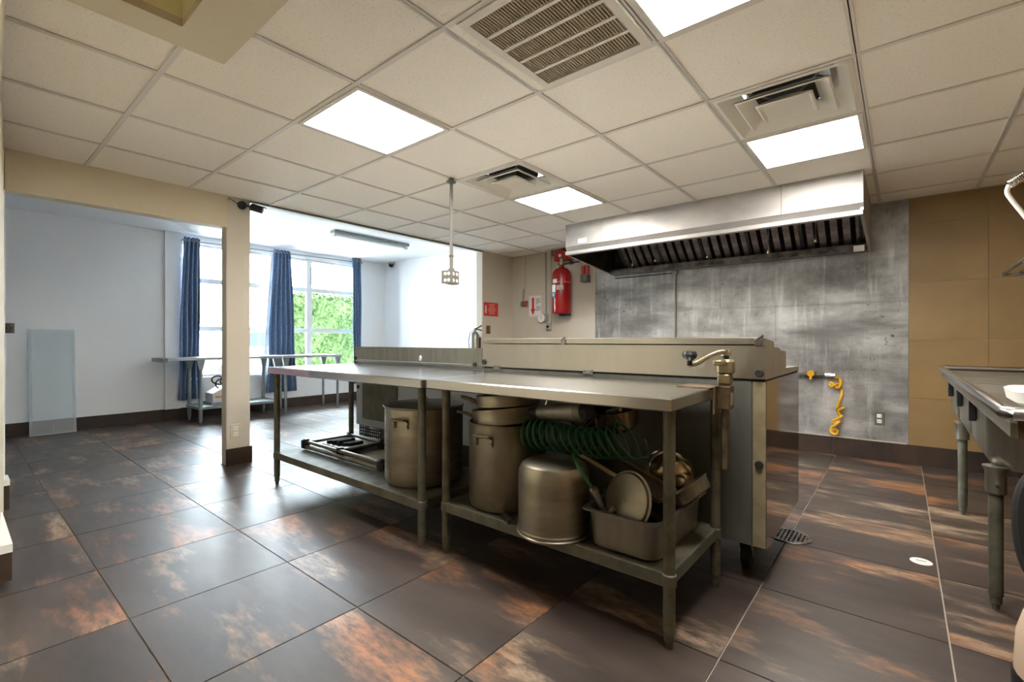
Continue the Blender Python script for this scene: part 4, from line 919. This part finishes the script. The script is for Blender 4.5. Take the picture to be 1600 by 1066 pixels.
# ---------------------------------------------------------------- floor drain, cleanout, debris
fd = thing('floor_drain', 'round slotted floor drain under the refrigerator corner', 'drain', (-.465,2.895,0))
c = (-.465,2.895)
MB().lathe([(.085,.0),(.105,.0),(.107,.003),(.103,.005),(.085,.0045),(.085,0)], (*c,0), 36).build('ring', M['baffle'], fd)
cut = MB().cyl((c[0],c[1],-.085), (c[0],c[1],.05), .1005, n=40).build('hole_cutter', None)
for o in [fl]+[t_ for t_ in fl.children if abs(t_.location.x-c[0]) < .42 and abs(t_.location.y-c[1]) < .42]:
    md = o.modifiers.new('hole', 'BOOLEAN'); md.operation = 'DIFFERENCE'; md.object = cut; md.solver = 'EXACT'
    bpy.context.view_layer.update()
    me = bpy.data.meshes.new_from_object(o.evaluated_get(bpy.context.evaluated_depsgraph_get())); o.modifiers.clear(); o.data = me
    for p_ in me.polygons: p_.use_smooth = False
bpy.data.objects.remove(cut)
MB().lathe([(.1003,0),(.1003,-.012),(.088,-.016),(.080,-.075),(0,-.08),(0,-.083),(.083,-.078),(.0995,-.02)], (*c,0), 36).build('cup', M['baffle'], fd)
b = MB()
for k in range(-4, 5):
    s = k*.019; L = math.sqrt(max(.0001,.086**2-s*s)); b.box(c[0]+s-.004, c[0]+s+.004, c[1]-L, c[1]+L, .001, .0042)
for k in (-1.5,-.5,.5,1.5):
    s = k*.036; L = math.sqrt(max(.0001,.086**2-s*s)); b.box(c[0]-L, c[0]+L, c[1]+s-.004, c[1]+s+.004, .001, .004)
b.build('grate', M['baffle'], fd)
cl = thing('cleanout_cover', 'small white oval cleanout cover set in the floor', 'drain', (.072,2.962,0))
MB().lathe([(0,.002),(.034,.002),(.036,.0),(.042,.0),(.042,.001),(.038,.003),(.034,.0035),(0,.0035)], (.072,2.962,0), 28).build('disc', M['whitepl'], cl)
MB().box(.053,.091,2.957,2.967,.0034,.0042).build('slot', M['greypl'], cl)

# ---------------------------------------------------------------- sink
sk = thing('compartment_sink', 'three compartment stainless sink with drainboard along the tan tiled wall', 'sink', (.52,3.2,0))
SX0, SX1, SY0, SY1, SZ = .20, .86, 1.74, 4.44, .862
for (ya, yb) in ((2.60,3.17),(3.20,3.77),(3.80,4.37)):
    cx2, cy2, hx2, hy2 = .53, (ya+yb)/2, .275, (yb-ya)/2
    MB().loft([(cx2,cy2,hx2,hy2,.03,.845),(cx2,cy2,hx2-.004,hy2-.004,.05,.60),(cx2,cy2,hx2-.03,hy2-.03,.06,.545),(cx2,cy2,hx2-.08,hy2-.08,.06,.535),(cx2,cy2,hx2-.082,hy2-.082,.06,.537),(cx2,cy2,hx2-.033,hy2-.033,.06,.549),(cx2,cy2,hx2-.007,hy2-.007,.05,.602),(cx2,cy2,hx2-.003,hy2-.003,.03,.845)], False, True, 6).build('basin', M['ssdull'], sk, 50)
    MB().box(SX0+.052, SX0+.058, cy2+.03, cy2+.13, .70, .80).build('notice_holder', M['greypl'], sk)
    MB().box(SX0+.030, SX0+.054, cy2+.018, cy2+.034, .695, .805, .003).build('holder_edge', M['black'], sk)
b = MB().box(SX0+.015, .257, SY0+.02, SY1-.02, .838, .848).box(.803, SX1, SY0+.02, SY1-.02, .838, .848).box(.255, .805, 2.36, 2.602, .838, .848)
for ya in (3.168, 3.768, 4.368): b.box(.255, .805, ya, min(ya+.034, SY1-.02), .838, .848)
b.build('deck', M['ss'], sk)
MB().box(.24, .82, SY0+.02, 2.36, .836, .846).build('drainboard', M['ss'], sk)
for k in range(8): MB().box(.30+k*.062, .308+k*.062, SY0+.08, 2.33, .845, .849).build('rib', M['ss'], sk)
MB().tube([(SX0+.01,SY1,SZ),(SX0+.01,SY0+.04,SZ),(SX0+.03,SY0+.01,SZ),(SX0+.06,SY0,SZ),(SX1,SY0,SZ)], .018, 12).build('rolled_rim', M['sstop'], sk)
MB().cyl((SX0+.0,SY1,SZ), (SX1,SY1,SZ), .018, n=12).build('rolled_rim', M['sstop'], sk)
MB().box(SX0+.018, SX0+.028, SY0+.03, SY1, .80, SZ).build('apron', M['ssdull'], sk)
MB().box(SX0+.03, SX1, SY0+.012, SY0+.022, .80, SZ).build('end_apron', M['rustbar'], sk)
MB().box(SX1, SX1+.02, SY0, SY1, .83, 1.12).build('backsplash', M['ss'], sk)
for lx in (.285, .77):
    for ly in (2.63, 3.93):
        MB().lathe([(.019,0),(.031,0),(.032,.085),(.040,.10),(.040,.105),(0,.105)], (lx,ly,.455), 18).build('leg_socket', M['ssdull'], sk)
        leg(sk, lx, ly, .50, M['galv'], .022)
MB().cyl((.285,2.607,.49),(.285,2.585,.49),.006,n=10).build('set_screw', M['chrome'], sk)
tr = thing('white_tray', 'white rounded plastic tray lying on the sink drainboard corner', 'tray', (.42,1.83,.85))
MB().loft([(.44,1.86,.20,.10,.03,.882),(.44,1.86,.21,.11,.04,.89),(.44,1.86,.215,.115,.04,.918),(.44,1.86,.205,.105,.04,.924)], True, True, 6).build('body', M['whitepl'], tr)
MB().box(.30, .60, 1.80, 1.92, .85, .884).build('foot', M['whitepl'], tr)
# pre-rinse faucet
pr = thing('prerinse_faucet', 'chrome spring pre rinse faucet arching over the sink', 'faucet', (.80,3.45,.86))
path = [Vector(p) for p in ((.80,3.45,1.0),(.80,3.45,1.55),(.795,3.45,1.80),(.74,3.45,1.97),(.62,3.46,1.98),(.50,3.47,1.905),(.425,3.48,1.850))]
sp_ = smooth(path, 8)
MB().tube(sp_, .012, 10).build('riser', M['chrome'], pr)
hel = []; tot = len(sp_)-1; n0 = 16
L_ = (tot-n0)*14
for k in range(L_+1):
    f = n0+(tot-n0)*k/L_; i = min(int(f), tot-1); p = sp_[i].lerp(sp_[i+1], f-i); t_ = (sp_[i+1]-sp_[i]).normalized(); u_ = Vector((0,1,0)); w_ = t_.cross(u_); a = 2*PI*k/9.0
    hel.append(p+u_*.020*math.cos(a)+w_*.020*math.sin(a))
MB().tube(hel, .003, 5).build('spring', M['chrome'], pr)
MB().tube(smooth([Vector(p) for p in ((.425,3.48,1.850),(.418,3.48,1.815),(.435,3.48,1.77),(.49,3.48,1.66),(.56,3.48,1.50),(.58,3.48,1.35))], 6), .0105, 10).build('spray_hose', M['whitepl'], pr)
MB().cyl((.58,3.48,1.36),(.585,3.48,1.22),.018,.024,14).build('spray_valve', M['black'], pr)
MB().box(.765,.848,3.40,3.50,.847,.93,.01).cyl((.80,3.45,.92),(.80,3.45,1.02),.02,n=14).build('base_body', M['chrome'], pr)
# wall rack
rk = thing('wall_rack', 'steel slatted wall rack above the sink in the corner', 'rack', (.76,4.5,1.53))
for k in range(5): MB().cyl((.575+k*.085,4.05,1.545),(.575+k*.085,4.92,1.545),.0125,n=10).build('slat', M['ssdull'], rk)
for yv in (4.15, 4.90): MB().cyl((.565,yv,1.528),(XW,yv,1.528),.010,n=10).build('crossbar', M['ssdull'], rk)
for yv in (4.15, 4.90): MB().prism([(.62,1.522),(XW,1.522),(XW,1.36)], 'y', yv-.003, yv+.003).build('bracket', M['ssdull'], rk)
# wet vacuum under the drainboard
vc = thing('vacuum_cleaner', 'beige canister vacuum with black base under the sink drainboard', 'vacuum', (.40,1.90,0))
c = (.405, 1.90)
MB().lathe([(0,.03),(.15,.03),(.168,.05),(.170,.13),(.160,.15),(0,.15)], (*c,0), 32).build('base', M['black'], vc)
MB().lathe([(0,.14),(.165,.14),(.160,.24),(.145,.30),(.12,.33),(0,.33)], (*c,0), 32).build('tank', M['beige'], vc)
MB().lathe([(0,.32),(.135,.315),(.14,.325),(.13,.345),(.07,.365),(0,.37)], (*c,0), 32).build('lid', M['black'], vc)
for k in range(4):
    a = PI/4+k*PI/2; MB().lathe([(0,0),(.025,.005),(.03,.025),(.02,.045),(0,.05)], (c[0]+.14*math.cos(a), c[1]+.14*math.sin(a), 0), 12).build('caster', M['rubber'], vc)
MB().tube(smooth([Vector(p) for p in ((.36,1.86,.35),(.285,1.93,.40),(.262,1.95,.52),(.275,1.96,.64),(.34,1.98,.70),(.46,2.0,.64),(.52,2.02,.45),(.56,2.05,.2))], 6), .019, 10).build('hose', M['rubber'], vc)
